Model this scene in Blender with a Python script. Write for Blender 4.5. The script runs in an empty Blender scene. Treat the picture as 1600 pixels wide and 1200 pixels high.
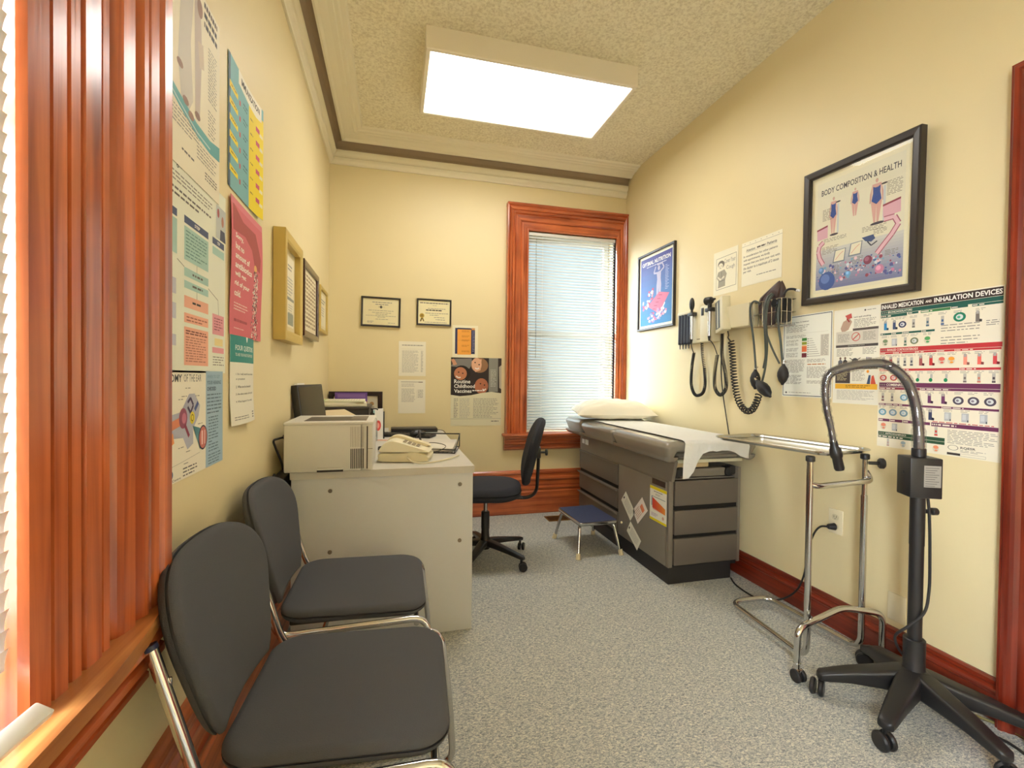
import bpy, bmesh, math, random
from mathutils import Vector, Matrix
random.seed(7)
SC = bpy.context.scene
COL = SC.collection
V = Vector
PI = math.pi

# ------------------------------------------------------------------ camera
FPX, CAMH = 719.0, 1.18
yaw, pitch, roll = math.radians(14.5), math.radians(-0.8), math.radians(0.66)
fw = V((math.sin(yaw)*math.cos(pitch), math.cos(yaw)*math.cos(pitch), math.sin(pitch)))
rt = V((math.cos(yaw), -math.sin(yaw), 0)); up = rt.cross(fw)
R_ = rt*math.cos(roll) + up*math.sin(roll); U_ = up*math.cos(roll) - rt*math.sin(roll)
cam_data = bpy.data.cameras.new('camera'); cam = bpy.data.objects.new('camera', cam_data); COL.objects.link(cam)
cam.matrix_world = Matrix(((R_.x, U_.x, -fw.x, 0), (R_.y, U_.y, -fw.y, 0), (R_.z, U_.z, -fw.z, CAMH), (0, 0, 0, 1)))
cam_data.sensor_width = 36; cam_data.lens = FPX/1600*36; cam_data.clip_start = 0.02
SC.camera = cam

# ------------------------------------------------------------------ light
LAMP_STRENGTH = 10.5
SKY_STRENGTH = 0.85
LEFT_FILL_SKY = 42.0
SC.view_settings.view_transform = 'Standard'; SC.view_settings.look = 'None'
SC.view_settings.gamma = 1.0; SC.view_settings.use_curve_mapping = False
SC.view_settings.exposure = 0.27
world = bpy.data.worlds.new('world'); SC.world = world; world.use_nodes = True
_nt = world.node_tree; _bg = _nt.nodes['Background']
# sky boosted on the left (-x) to fill the foreground, softer blue-white sky beyond the back window
_tc = _nt.nodes.new('ShaderNodeTexCoord'); _sx = _nt.nodes.new('ShaderNodeSeparateXYZ'); _mr = _nt.nodes.new('ShaderNodeMapRange')
_mr.interpolation_type = 'SMOOTHSTEP'
_mr.inputs['From Min'].default_value = -0.15; _mr.inputs['From Max'].default_value = -0.75
_mr.inputs['To Min'].default_value = SKY_STRENGTH; _mr.inputs['To Max'].default_value = LEFT_FILL_SKY
_cr = _nt.nodes.new('ShaderNodeMixRGB'); _cr.inputs[1].default_value = (0.62, 0.86, 0.95, 1); _cr.inputs[2].default_value = (0.90, 0.95, 1.0, 1)
_m2 = _nt.nodes.new('ShaderNodeMapRange'); _m2.inputs['From Min'].default_value = -0.15; _m2.inputs['From Max'].default_value = -0.75
_nt.links.new(_tc.outputs['Generated'], _sx.inputs[0]); _nt.links.new(_sx.outputs['X'], _mr.inputs['Value']); _nt.links.new(_sx.outputs['X'], _m2.inputs['Value'])
_gz = _nt.nodes.new('ShaderNodeMapRange'); _gz.interpolation_type = 'SMOOTHSTEP'      # the ground outside is darker than the sky
_gz.inputs['From Min'].default_value = -0.12; _gz.inputs['From Max'].default_value = 0.05; _gz.inputs['To Min'].default_value = 0.3; _gz.inputs['To Max'].default_value = 1.0
_mu = _nt.nodes.new('ShaderNodeMath'); _mu.operation = 'MULTIPLY'
_nt.links.new(_sx.outputs['Z'], _gz.inputs['Value']); _nt.links.new(_mr.outputs[0], _mu.inputs[0]); _nt.links.new(_gz.outputs[0], _mu.inputs[1])
_nt.links.new(_mu.outputs[0], _bg.inputs[1]); _nt.links.new(_m2.outputs[0], _cr.inputs[0]); _nt.links.new(_cr.outputs[0], _bg.inputs[0])

# ------------------------------------------------------------------ materials
def lin(c):
    r = []
    for x in c[:3]:
        x = x/255.0
        r.append(x/12.92 if x <= 0.04045 else ((x+0.055)/1.055)**2.4)
    return (r[0], r[1], r[2], 1.0)
MATS = {}
def M(name, col, rough=0.5, metal=0.0, bump=0.0, bscale=60, var=0.0, vscale=3.0, spec=None, coat=0.0, emit=None, estr=0):
    if name in MATS: return MATS[name]
    m = bpy.data.materials.new(name); m.use_nodes = True; MATS[name] = m
    nt = m.node_tree; b = nt.nodes['Principled BSDF']
    b.inputs['Base Color'].default_value = lin(col); b.inputs['Roughness'].default_value = rough
    b.inputs['Metallic'].default_value = metal
    if spec is not None: b.inputs['Specular IOR Level'].default_value = spec
    if coat: b.inputs['Coat Weight'].default_value = coat; b.inputs['Coat Roughness'].default_value = 0.12
    if emit: b.inputs['Emission Color'].default_value = lin(emit); b.inputs['Emission Strength'].default_value = estr
    tc = nt.nodes.new('ShaderNodeTexCoord')
    if bump:
        n = nt.nodes.new('ShaderNodeTexNoise'); n.inputs['Scale'].default_value = bscale; n.inputs['Detail'].default_value = 4
        bp = nt.nodes.new('ShaderNodeBump'); bp.inputs['Strength'].default_value = bump; bp.inputs['Distance'].default_value = 0.01
        nt.links.new(tc.outputs['Object'], n.inputs['Vector']); nt.links.new(n.outputs['Fac'], bp.inputs['Height'])
        nt.links.new(bp.outputs['Normal'], b.inputs['Normal'])
    if var:
        n = nt.nodes.new('ShaderNodeTexNoise'); n.inputs['Scale'].default_value = vscale; n.inputs['Detail'].default_value = 3
        r = nt.nodes.new('ShaderNodeValToRGB')
        c = lin(col); r.color_ramp.elements[0].position = 0.3; r.color_ramp.elements[1].position = 0.7
        r.color_ramp.elements[0].color = tuple(x*(1-var) for x in c[:3])+(1,)
        r.color_ramp.elements[1].color = tuple(min(1, x*(1+var)) for x in c[:3])+(1,)
        nt.links.new(tc.outputs['Object'], n.inputs['Vector']); nt.links.new(n.outputs['Fac'], r.inputs['Fac'])
        nt.links.new(r.outputs['Color'], b.inputs['Base Color'])
    return m
def wood(name, axis, c0, c1, rough=0.28, coat=0.5):
    m = bpy.data.materials.new(name); m.use_nodes = True; MATS[name] = m
    nt = m.node_tree; b = nt.nodes['Principled BSDF']
    b.inputs['Roughness'].default_value = rough; b.inputs['Coat Weight'].default_value = coat; b.inputs['Coat Roughness'].default_value = 0.15
    tc = nt.nodes.new('ShaderNodeTexCoord'); mp = nt.nodes.new('ShaderNodeMapping')
    s = [38, 38, 38]; s['xyz'.index(axis)] = 1.6
    mp.inputs['Scale'].default_value = s
    n = nt.nodes.new('ShaderNodeTexNoise'); n.inputs['Scale'].default_value = 1.0; n.inputs['Detail'].default_value = 7; n.inputs['Distortion'].default_value = 0.6
    r = nt.nodes.new('ShaderNodeValToRGB')
    r.color_ramp.elements[0].position = 0.28; r.color_ramp.elements[1].position = 0.72
    r.color_ramp.elements[0].color = lin(c0); r.color_ramp.elements[1].color = lin(c1)
    n2 = nt.nodes.new('ShaderNodeTexNoise'); n2.inputs['Scale'].default_value = 5; n2.inputs['Detail'].default_value = 3
    mx = nt.nodes.new('ShaderNodeMixRGB'); mx.blend_type = 'MULTIPLY'; mx.inputs[0].default_value = 0.5
    r2 = nt.nodes.new('ShaderNodeValToRGB'); r2.color_ramp.elements[0].color = (0.45, 0.42, 0.42, 1); r2.color_ramp.elements[0].position = 0.3; r2.color_ramp.elements[1].position = 0.65
    bp = nt.nodes.new('ShaderNodeBump'); bp.inputs['Strength'].default_value = 0.12; bp.inputs['Distance'].default_value = 0.004
    L = nt.links.new
    L(tc.outputs['Object'], mp.inputs['Vector']); L(mp.outputs['Vector'], n.inputs['Vector']); L(tc.outputs['Object'], n2.inputs['Vector'])
    L(n.outputs['Fac'], r.inputs['Fac']); L(n2.outputs['Fac'], r2.inputs['Fac']); L(r.outputs['Color'], mx.inputs[1]); L(r2.outputs['Color'], mx.inputs[2])
    L(mx.outputs['Color'], b.inputs['Base Color']); L(n.outputs['Fac'], bp.inputs['Height']); L(bp.outputs['Normal'], b.inputs['Normal'])
    return m
WC = ((146, 60, 28), (226, 124, 70))
WOODX, WOODY, WOODZ = wood('varnished_wood_x', 'x', *WC), wood('varnished_wood_y', 'y', *WC), wood('varnished_wood_z', 'z', *WC)
RC = ((92, 24, 12), (158, 58, 32))
RWOODY, RWOODZ = wood('red_wood_y', 'y', *RC), wood('red_wood_z', 'z', *RC)
SILLW = wood('worn_sill_wood', 'y', (150, 74, 30), (212, 148, 84), 0.3, 0.4)

WALL = M('wall_paint', (229, 213, 168), 0.45, bump=0.06, bscale=14, var=0.02, vscale=1.5, spec=0.35)
TRIMW = M('cream_moulding', (236, 228, 202), 0.5)
TAUPE = M('taupe_paint', (150, 130, 104), 0.6)
CHROME = M('chrome', (205, 205, 205), 0.12, 1.0)
STEEL = M('brushed_steel', (200, 200, 196), 0.22, 1.0)
BLACKV = M('black_fabric', (80, 81, 86), 0.75, bump=0.25, bscale=500, spec=0.35)
BLACKP = M('black_plastic', (34, 33, 34), 0.38, spec=0.5)
BLACKR = M('black_rubber', (34, 32, 33), 0.55)
NAVY = M('navy_fabric', (38, 40, 50), 0.85, bump=0.25, bscale=500)
GREYLAM = M('grey_laminate', (212, 213, 214), 0.5, bump=0.03, bscale=200)
LAMEDGE = M('pale_laminate_top', (206, 202, 192), 0.4)
CASEW = M('warm_white_plastic', (220, 217, 208), 0.42)
BEIGEP = M('cream_plastic', (224, 214, 180), 0.4)
TBODY = M('taupe_metal', (132, 123, 110), 0.42, spec=0.5, var=0.04, vscale=6)
TDRAW = M('dark_taupe_metal', (106, 97, 87), 0.5, bump=0.05, bscale=300)
TKICK = M('charcoal_kick', (40, 38, 38), 0.6)
VINYL = M('taupe_vinyl', (142, 134, 120), 0.25, bump=0.05, bscale=9, spec=0.6, coat=0.3)
WHITEP = M('white_paper', (236, 235, 230), 0.7, bump=0.6, bscale=26)
DARK = M('void_shade', (14, 13, 13), 0.7)  # near-black colour standing in for shade inside gaps and openings
BRASS = M('old_brass', (150, 112, 50), 0.35, 0.8)
TAN = M('tan_plastic', (214, 186, 136), 0.5)
CREAMR = M('cream_rubber', (224, 208, 170), 0.6)
BLUER = M('blue_ribbed_rubber', (70, 78, 110), 0.5)
INK = {}
def ink(c):
    if c not in INK:
        INK[c] = M('ink_%02x%02x%02x' % tuple(int(x) for x in c), c, 0.55, spec=0.35)
    return INK[c]

def carpet():
    m = bpy.data.materials.new('carpet'); m.use_nodes = True
    nt = m.node_tree; b = nt.nodes['Principled BSDF']; b.inputs['Roughness'].default_value = 0.95; b.inputs['Specular IOR Level'].default_value = 0.15
    tc = nt.nodes.new('ShaderNodeTexCoord'); L = nt.links.new
    mp = nt.nodes.new('ShaderNodeMapping'); mp.inputs['Scale'].default_value = (80, 150, 1); mp.inputs['Rotation'].default_value = (0, 0, 0.5)
    L(tc.outputs['Object'], mp.inputs['Vector'])
    n = nt.nodes.new('ShaderNodeTexNoise'); n.inputs['Scale'].default_value = 1.3; n.inputs['Detail'].default_value = 3; n.inputs['Distortion'].default_value = 1.2
    r = nt.nodes.new('ShaderNodeValToRGB'); e = r.color_ramp.elements
    e[0].position = 0.33; e[0].color = lin((134, 137, 140)); e[1].position = 0.68; e[1].color = lin((226, 222, 206))
    x = e.new(0.48); x.color = lin((172, 175, 174)); x = e.new(0.56); x.color = lin((200, 200, 190))
    n2 = nt.nodes.new('ShaderNodeTexNoise'); n2.inputs['Scale'].default_value = 260; n2.inputs['Detail'].default_value = 2
    bp = nt.nodes.new('ShaderNodeBump'); bp.inputs['Strength'].default_value = 0.35; bp.inputs['Distance'].default_value = 0.003
    L(mp.outputs['Vector'], n.inputs['Vector']); L(n.outputs['Fac'], r.inputs['Fac']); L(r.outputs['Color'], b.inputs['Base Color'])
    L(tc.outputs['Object'], n2.inputs['Vector']); L(n2.outputs['Fac'], bp.inputs['Height']); L(bp.outputs['Normal'], b.inputs['Normal'])
    return m
def stipple():
    m = bpy.data.materials.new('stippled_ceiling'); m.use_nodes = True
    nt = m.node_tree; b = nt.nodes['Principled BSDF']; b.inputs['Roughness'].default_value = 0.9; L = nt.links.new
    tc = nt.nodes.new('ShaderNodeTexCoord')
    n = nt.nodes.new('ShaderNodeTexNoise'); n.inputs['Scale'].default_value = 75; n.inputs['Detail'].default_value = 5; n.inputs['Roughness'].default_value = 0.65
    r = nt.nodes.new('ShaderNodeValToRGB'); e = r.color_ramp.elements
    e[0].position = 0.34; e[0].color = lin((212, 200, 168)); e[1].position = 0.58; e[1].color = lin((242, 234, 206))
    bp = nt.nodes.new('ShaderNodeBump'); bp.inputs['Strength'].default_value = 0.4; bp.inputs['Distance'].default_value = 0.006
    L(tc.outputs['Object'], n.inputs['Vector']); L(n.outputs['Fac'], r.inputs['Fac']); L(r.outputs['Color'], b.inputs['Base Color'])
    L(n.outputs['Fac'], bp.inputs['Height']); L(bp.outputs['Normal'], b.inputs['Normal'])
    return m
def glass(name='window_glass', fac=0.07):
    m = bpy.data.materials.new(name); m.use_nodes = True
    nt = m.node_tree; nt.nodes.clear(); o = nt.nodes.new('ShaderNodeOutputMaterial')
    t = nt.nodes.new('ShaderNodeBsdfTransparent'); g = nt.nodes.new('ShaderNodeBsdfGlossy'); g.inputs['Roughness'].default_value = 0.02
    x = nt.nodes.new('ShaderNodeMixShader'); x.inputs[0].default_value = fac
    nt.links.new(t.outputs[0], x.inputs[1]); nt.links.new(g.outputs[0], x.inputs[2]); nt.links.new(x.outputs[0], o.inputs[0])
    return m
def slatmat():
    m = bpy.data.materials.new('blind_slat'); m.use_nodes = True
    nt = m.node_tree; b = nt.nodes['Principled BSDF']; o = nt.nodes['Material Output']
    b.inputs['Base Color'].default_value = lin((206, 210, 208)); b.inputs['Roughness'].default_value = 0.35
    t = nt.nodes.new('ShaderNodeBsdfTranslucent'); t.inputs[0].default_value = lin((225, 235, 235))
    x = nt.nodes.new('ShaderNodeMixShader'); x.inputs[0].default_value = 0.012
    nt.links.new(b.outputs[0], x.inputs[1]); nt.links.new(t.outputs[0], x.inputs[2]); nt.links.new(x.outputs[0], o.inputs[0])
    return m
def film(name, fac=0.13, col=(0.9, 0.9, 0.88, 1)):
    m = bpy.data.materials.new(name); m.use_nodes = True
    nt = m.node_tree; nt.nodes.clear(); o = nt.nodes.new('ShaderNodeOutputMaterial')
    t = nt.nodes.new('ShaderNodeBsdfTransparent'); t.inputs[0].default_value = col; g = nt.nodes.new('ShaderNodeBsdfGlossy'); g.inputs['Roughness'].default_value = 0.12
    x = nt.nodes.new('ShaderNodeMixShader'); x.inputs[0].default_value = fac
    nt.links.new(t.outputs[0], x.inputs[1]); nt.links.new(g.outputs[0], x.inputs[2]); nt.links.new(x.outputs[0], o.inputs[0])
    return m
CARPET, STIP, GLASS, SLAT = carpet(), stipple(), glass(), slatmat()
PICGLASS = glass('picture_glass', 0.035)
FILM = film('clear_film'); CLEARP = film('clear_plastic', 0.3, (0.82, 0.88, 0.9, 1))
LIT = M('lit_diffuser', (255, 255, 255), 0.6, emit=(255, 252, 246), estr=LAMP_STRENGTH)

# ------------------------------------------------------------------ mesh helpers
class MB:
    """collects shapes in world coordinates, each face with a material"""
    def __init__(s, mat=None): s.v = []; s.f = []; s.mi = []; s.sm = []; s.mats = []; s.cur = mat; s.smooth = False
    def _m(s, mat):
        mat = mat or s.cur
        if mat not in s.mats: s.mats.append(mat)
        return s.mats.index(mat)
    def add(s, verts, faces, mat=None, smooth=None, mtx=None):
        o = len(s.v); k = s._m(mat); sm = s.smooth if smooth is None else smooth
        for p in verts:
            p = V(p)
            s.v.append(mtx @ p if mtx else p)
        for f in faces: s.f.append([i+o for i in f]); s.mi.append(k); s.sm.append(sm)
        return s
    def box(s, a, b, bev=0.0, mat=None, mtx=None, seg=2):
        x0, y0, z0 = [min(a[i], b[i]) for i in range(3)]; x1, y1, z1 = [max(a[i], b[i]) for i in range(3)]
        if bev <= 0:
            vs = [(x0,y0,z0),(x1,y0,z0),(x1,y1,z0),(x0,y1,z0),(x0,y0,z1),(x1,y0,z1),(x1,y1,z1),(x0,y1,z1)]
            fs = [(0,3,2,1),(4,5,6,7),(0,1,5,4),(1,2,6,5),(2,3,7,6),(3,0,4,7)]
            return s.add(vs, fs, mat, False, mtx)
        bm = bmesh.new(); bmesh.ops.create_cube(bm, size=1)
        for v in bm.verts: v.co = V(((x0+x1)/2+v.co.x*(x1-x0), (y0+y1)/2+v.co.y*(y1-y0), (z0+z1)/2+v.co.z*(z1-z0)))
        bmesh.ops.bevel(bm, geom=list(bm.edges), offset=min(bev, 0.49*min(x1-x0, y1-y0, z1-z0)), segments=seg, affect='EDGES', profile=0.5)
        s.bm(bm, mat, True, mtx); return s
    def bm(s, bm, mat=None, smooth=True, mtx=None):
        bm.verts.index_update()
        s.add([v.co.copy() for v in bm.verts], [[v.index for v in f.verts] for f in bm.faces], mat, smooth, mtx); bm.free()
    def loft(s, rings, mat=None, smooth=True, cap=True, close=True, mtx=None):
        n = len(rings[0]); vs = [p for r in rings for p in r]; fs = []
        for i in range(len(rings)-1):
            for j in range(n if close else n-1):
                k = (j+1) % n
                fs.append((i*n+j, i*n+k, (i+1)*n+k, (i+1)*n+j))
        if cap: fs.append(tuple(range(n-1, -1, -1))); fs.append(tuple((len(rings)-1)*n+j for j in range(n)))
        return s.add(vs, fs, mat, smooth, mtx)
    def tube(s, pts, r, mat=None, n=10, closed=False, interp=6, mtx=None, radii=None):
        P = [V(p) for p in pts]
        if interp > 1 and len(P) > 2: P, radii = catmull(P, interp, closed, radii)
        rings = []; m = len(P); T0 = None; N = None
        for i, p in enumerate(P):
            a = P[(i-1) % m] if (closed or i > 0) else P[0]; b = P[(i+1) % m] if (closed or i < m-1) else P[-1]
            T = (b-a).normalized() if (b-a).length > 1e-9 else (T0 or V((0,0,1)))
            if N is None:
                N = T.cross(V((0,0,1)));
                if N.length < 0.1: N = T.cross(V((1,0,0)))
                N.normalize()
            else:
                N = (N - T*N.dot(T)); N.normalize()
            B = T.cross(N); T0 = T; rr = radii[i] if radii else r
            rings.append([p+(N*math.cos(2*PI*k/n)+B*math.sin(2*PI*k/n))*rr for k in range(n)])
        if closed: rings.append(rings[0])
        return s.loft(rings, mat, True, not closed, True, mtx)
    def cyl(s, a, b, r, mat=None, n=20, r2=None, mtx=None, bev=0):
        a, b = V(a), V(b); r2 = r if r2 is None else r2; T = (b-a).normalized()
        N = T.cross(V((0,0,1)));
        if N.length < 0.1: N = T.cross(V((1,0,0)))
        N.normalize(); B = T.cross(N)
        def ring(c, q): return [c+(N*math.cos(2*PI*k/n)+B*math.sin(2*PI*k/n))*q for k in range(n)]
        rs = [ring(a, r), ring(b, r2)] if not bev else [ring(a, r-bev), ring(a+T*bev, r), ring(b-T*bev, r2), ring(b, r2-bev)]
        o = len(s.f); s.loft(rs, mat, True, True, True, mtx)
        s.sm[-1] = False; s.sm[-2] = False
        return s
    def lathe(s, prof, c, mat=None, n=24, axis=None, mtx=None):
        c = V(c); T = V(axis or (0,0,1)).normalized(); N = T.cross(V((0,0,1)))
        if N.length < 0.1: N = V((1,0,0))
        N.normalize(); B = T.cross(N)
        rs = [[c+T*h+(N*math.cos(2*PI*k/n)+B*math.sin(2*PI*k/n))*max(r, 1e-5) for k in range(n)] for r, h in prof]
        return s.loft(rs, mat, True, True, True, mtx)
    def ell(s, c, r, mat=None, nu=18, nv=10, mtx=None):
        c = V(c); rs = []
        for i in range(1, nv):
            a = -PI/2+PI*i/nv
            rs.append([c+V((r[0]*math.cos(a)*math.cos(2*PI*k/nu), r[1]*math.cos(a)*math.sin(2*PI*k/nu), r[2]*math.sin(a))) for k in range(nu)])
        return s.loft(rs, mat, True, True, True, mtx)
    def pad(s, w, d, h, rc, re, mat=None, mtx=None, fn=None, n=8, dome=0.0, outline=None):
        """rounded slab centred in xy, z 0..h; rc corner radius, re edge radius, dome swells the top"""
        pts = outline or rrect(w, d, rc, n); rings = []
        def ins(t):
            out = []
            for p in pts: out.append((p[0]*(1-2*t/w), p[1]*(1-2*t/d)))
            return out
        K = 5
        for k in range(K+1):
            a = PI/2*k/K; rings.append([(x, y, re*(1-math.sin(a))) for x, y in ins(re*(1-math.cos(a)))])
        for k in range(K+1):
            a = PI/2*k/K; rings.append([(x, y, h-re*(1-math.cos(a))) for x, y in ins(re*(1-math.sin(a)))][:] if False else [(x, y, h-re+re*math.sin(a)) for x, y in ins(re*(1-math.cos(a)))])
        base = ins(re)
        for q in (0.8, 0.55, 0.3, 0.08):
            rings.append([(x*q, y*q, h+dome*(1-q*q)) for x, y in base])
        bot = [[(x*q, y*q, 0) for x, y in base] for q in (0.08, 0.3, 0.55, 0.8)]
        rings = bot+rings
        if fn: rings = [[fn(*p) for p in r] for r in rings]
        return s.loft(rings, mat, True, True, True, mtx)
    def prism(s, poly, a, b, axis='z', mat=None, mtx=None, smooth=False):
        def m(p, t):
            return {'z': (p[0], p[1], t), 'x': (t, p[0], p[1]), 'y': (p[0], t, p[1])}[axis]
        return s.loft([[m(p, a) for p in poly], [m(p, b) for p in poly]], mat, smooth, True, True, mtx)
    def sweep(s, prof, stations, mat=None, mats=None):
        """prof [(u,v)], stations [(origin,U,V)]: open profile swept along mitred stations"""
        n = len(prof); vs = []
        for o, U, W in stations:
            for u, v in prof: vs.append(V(o)+V(U)*u+V(W)*v)
        for i in range(len(stations)-1):
            mt = mats[i] if mats else mat
            for j in range(n-1):
                s.add([vs[i*n+j], vs[i*n+j+1], vs[(i+1)*n+j+1], vs[(i+1)*n+j]], [(0, 1, 2, 3)], mt, False)
        for i in (0, len(stations)-1):
            s.add([vs[i*n+j] for j in range(n)], [tuple(range(n))], (mats[min(i, len(mats)-1)] if mats else mat), False)
        return s
def catmull(P, k, closed, radii=None):
    out = []; ro = []; n = len(P)
    rng = n if closed else n-1
    for i in range(rng):
        g = lambda j: P[j % n] if closed else P[max(0, min(n-1, j))]
        p0, p1, p2, p3 = g(i-1), g(i), g(i+1), g(i+2)
        for t in range(k):
            u = t/k
            out.append(0.5*((2*p1)+(p2-p0)*u+(2*p0-5*p1+4*p2-p3)*u*u+(3*p1-p0-3*p2+p3)*u**3))
            if radii: ro.append(radii[i]*(1-u)+radii[(i+1) % n]*u)
    if not closed:
        out.append(P[-1])
        if radii: ro.append(radii[-1])
    return out, (ro if radii else None)
def rrect(w, d, r, n=6):
    out = []
    for cx, cy, a0 in ((w/2-r, d/2-r, 0), (-w/2+r, d/2-r, PI/2), (-w/2+r, -d/2+r, PI), (w/2-r, -d/2+r, 1.5*PI)):
        for k in range(n+1):
            a = a0+PI/2*k/n; out.append((cx+r*math.cos(a), cy+r*math.sin(a)))
    return out
def bend(pts, r, n=5):
    """polyline with rounded corners of radius r"""
    P = [V(p) for p in pts]; out = [P[0]]
    for i in range(1, len(P)-1):
        a, b, c = P[i-1], P[i], P[i+1]; d1, d2 = (a-b), (c-b); rr = min(r, d1.length*0.49, d2.length*0.49)
        p, q = b+d1.normalized()*rr, b+d2.normalized()*rr
        for k in range(n+1):
            t = k/n; out.append(p*(1-t)**2+b*2*t*(1-t)+q*t*t)
    out.append(P[-1]); return out
def T(x, y, z, rx=0, ry=0, rz=0):
    return Matrix.Translation((x, y, z)) @ Matrix.Rotation(rz, 4, 'Z') @ Matrix.Rotation(ry, 4, 'Y') @ Matrix.Rotation(rx, 4, 'X')

# ------------------------------------------------------------------ object helpers
def finish(name, mb, org, recalc=True):
    me = bpy.data.meshes.new(name)
    me.from_pydata([tuple(v-org) for v in mb.v], [], mb.f)
    for m in mb.mats: me.materials.append(m)
    me.polygons.foreach_set('material_index', mb.mi); me.polygons.foreach_set('use_smooth', mb.sm)
    if recalc:
        b = bmesh.new(); b.from_mesh(me); bmesh.ops.recalc_face_normals(b, faces=list(b.faces)); b.to_mesh(me); b.free()
    me.update()
    try: me.set_sharp_from_angle(angle=math.radians(42))
    except Exception: pass
    o = bpy.data.objects.new(name, me); COL.objects.link(o); return o
def wpos(o):
    p = V((0, 0, 0))
    while o is not None: p = p+o.location; o = o.parent
    return p
def part(name, mb, parent, label=None, recalc=True):
    o = finish(name, mb, wpos(parent), recalc); o.parent = parent
    if label: o['label'] = label
    return o
def thing(name, label, cat, loc, group=None):
    o = bpy.data.objects.new(name, None); o.empty_display_size = 0.05; COL.objects.link(o); o.location = loc
    o['label'] = label; o['category'] = cat
    if group: o['group'] = group
    return o
def solo(name, mb, label, cat, loc, group=None, recalc=True):
    o = finish(name, mb, V(loc), recalc); o.location = loc; o['label'] = label; o['category'] = cat
    if group: o['group'] = group
    return o
def struct(name, mb, loc=(0, 0, 0)):
    o = finish(name, mb, V(loc)); o.location = loc; o['kind'] = 'structure'; return o

# ------------------------------------------------------------------ printed sheets
TXT = {}
def text_mesh(s, bold):
    k = (s, bold)
    if k not in TXT:
        cu = bpy.data.curves.new('t', 'FONT'); cu.body = s; cu.resolution_u = 2
        if bold: cu.offset = bold
        o = bpy.data.objects.new('t', cu); COL.objects.link(o)
        bpy.context.view_layer.update()
        me = bpy.data.meshes.new_from_object(o.evaluated_get(bpy.context.evaluated_depsgraph_get()))
        vs = [tuple(v.co) for v in me.vertices]; fs = [tuple(p.vertices) for p in me.polygons]
        bpy.data.objects.remove(o); bpy.data.curves.remove(cu); bpy.data.meshes.remove(me)
        xs = [v[0] for v in vs]; ys = [v[1] for v in vs]
        x0, x1, y0, y1 = min(xs), max(xs), min(ys), max(ys)
        TXT[k] = ([((v[0]-x0)/(x1-x0), (v[1]-y0)/(y1-y0)) for v in vs], fs, (x1-x0)/(y1-y0))
    return TXT[k]
def tess(vs):
    """split a polygon so that it can follow a curled sheet"""
    if len(vs) == 4:
        nx = max(1, int(max(abs(vs[1][0]-vs[0][0]), abs(vs[2][0]-vs[3][0]))*10)); ny = max(1, int(max(abs(vs[3][1]-vs[0][1]), abs(vs[2][1]-vs[1][1]))*12))
        def B(u, v): return tuple((vs[0][k]*(1-u)+vs[1][k]*u)*(1-v)+(vs[3][k]*(1-u)+vs[2][k]*u)*v for k in (0, 1))
        return [[B(i/nx, j/ny), B((i+1)/nx, j/ny), B((i+1)/nx, (j+1)/ny), B(i/nx, (j+1)/ny)] for i in range(nx) for j in range(ny)]
    bm = bmesh.new(); f = bm.faces.new([bm.verts.new((v[0], v[1], 0)) for v in vs]); bmesh.ops.triangulate(bm, faces=[f])
    for _ in range(4):
        es = [e for e in bm.edges if e.calc_length() > 0.12]
        if not es: break
        bmesh.ops.subdivide_edges(bm, edges=es, cuts=1); bmesh.ops.triangulate(bm, faces=[f for f in bm.faces if len(f.verts) > 3])
    out = [[(v.co.x, v.co.y) for v in f.verts] for f in bm.faces]; bm.free(); return out
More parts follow.
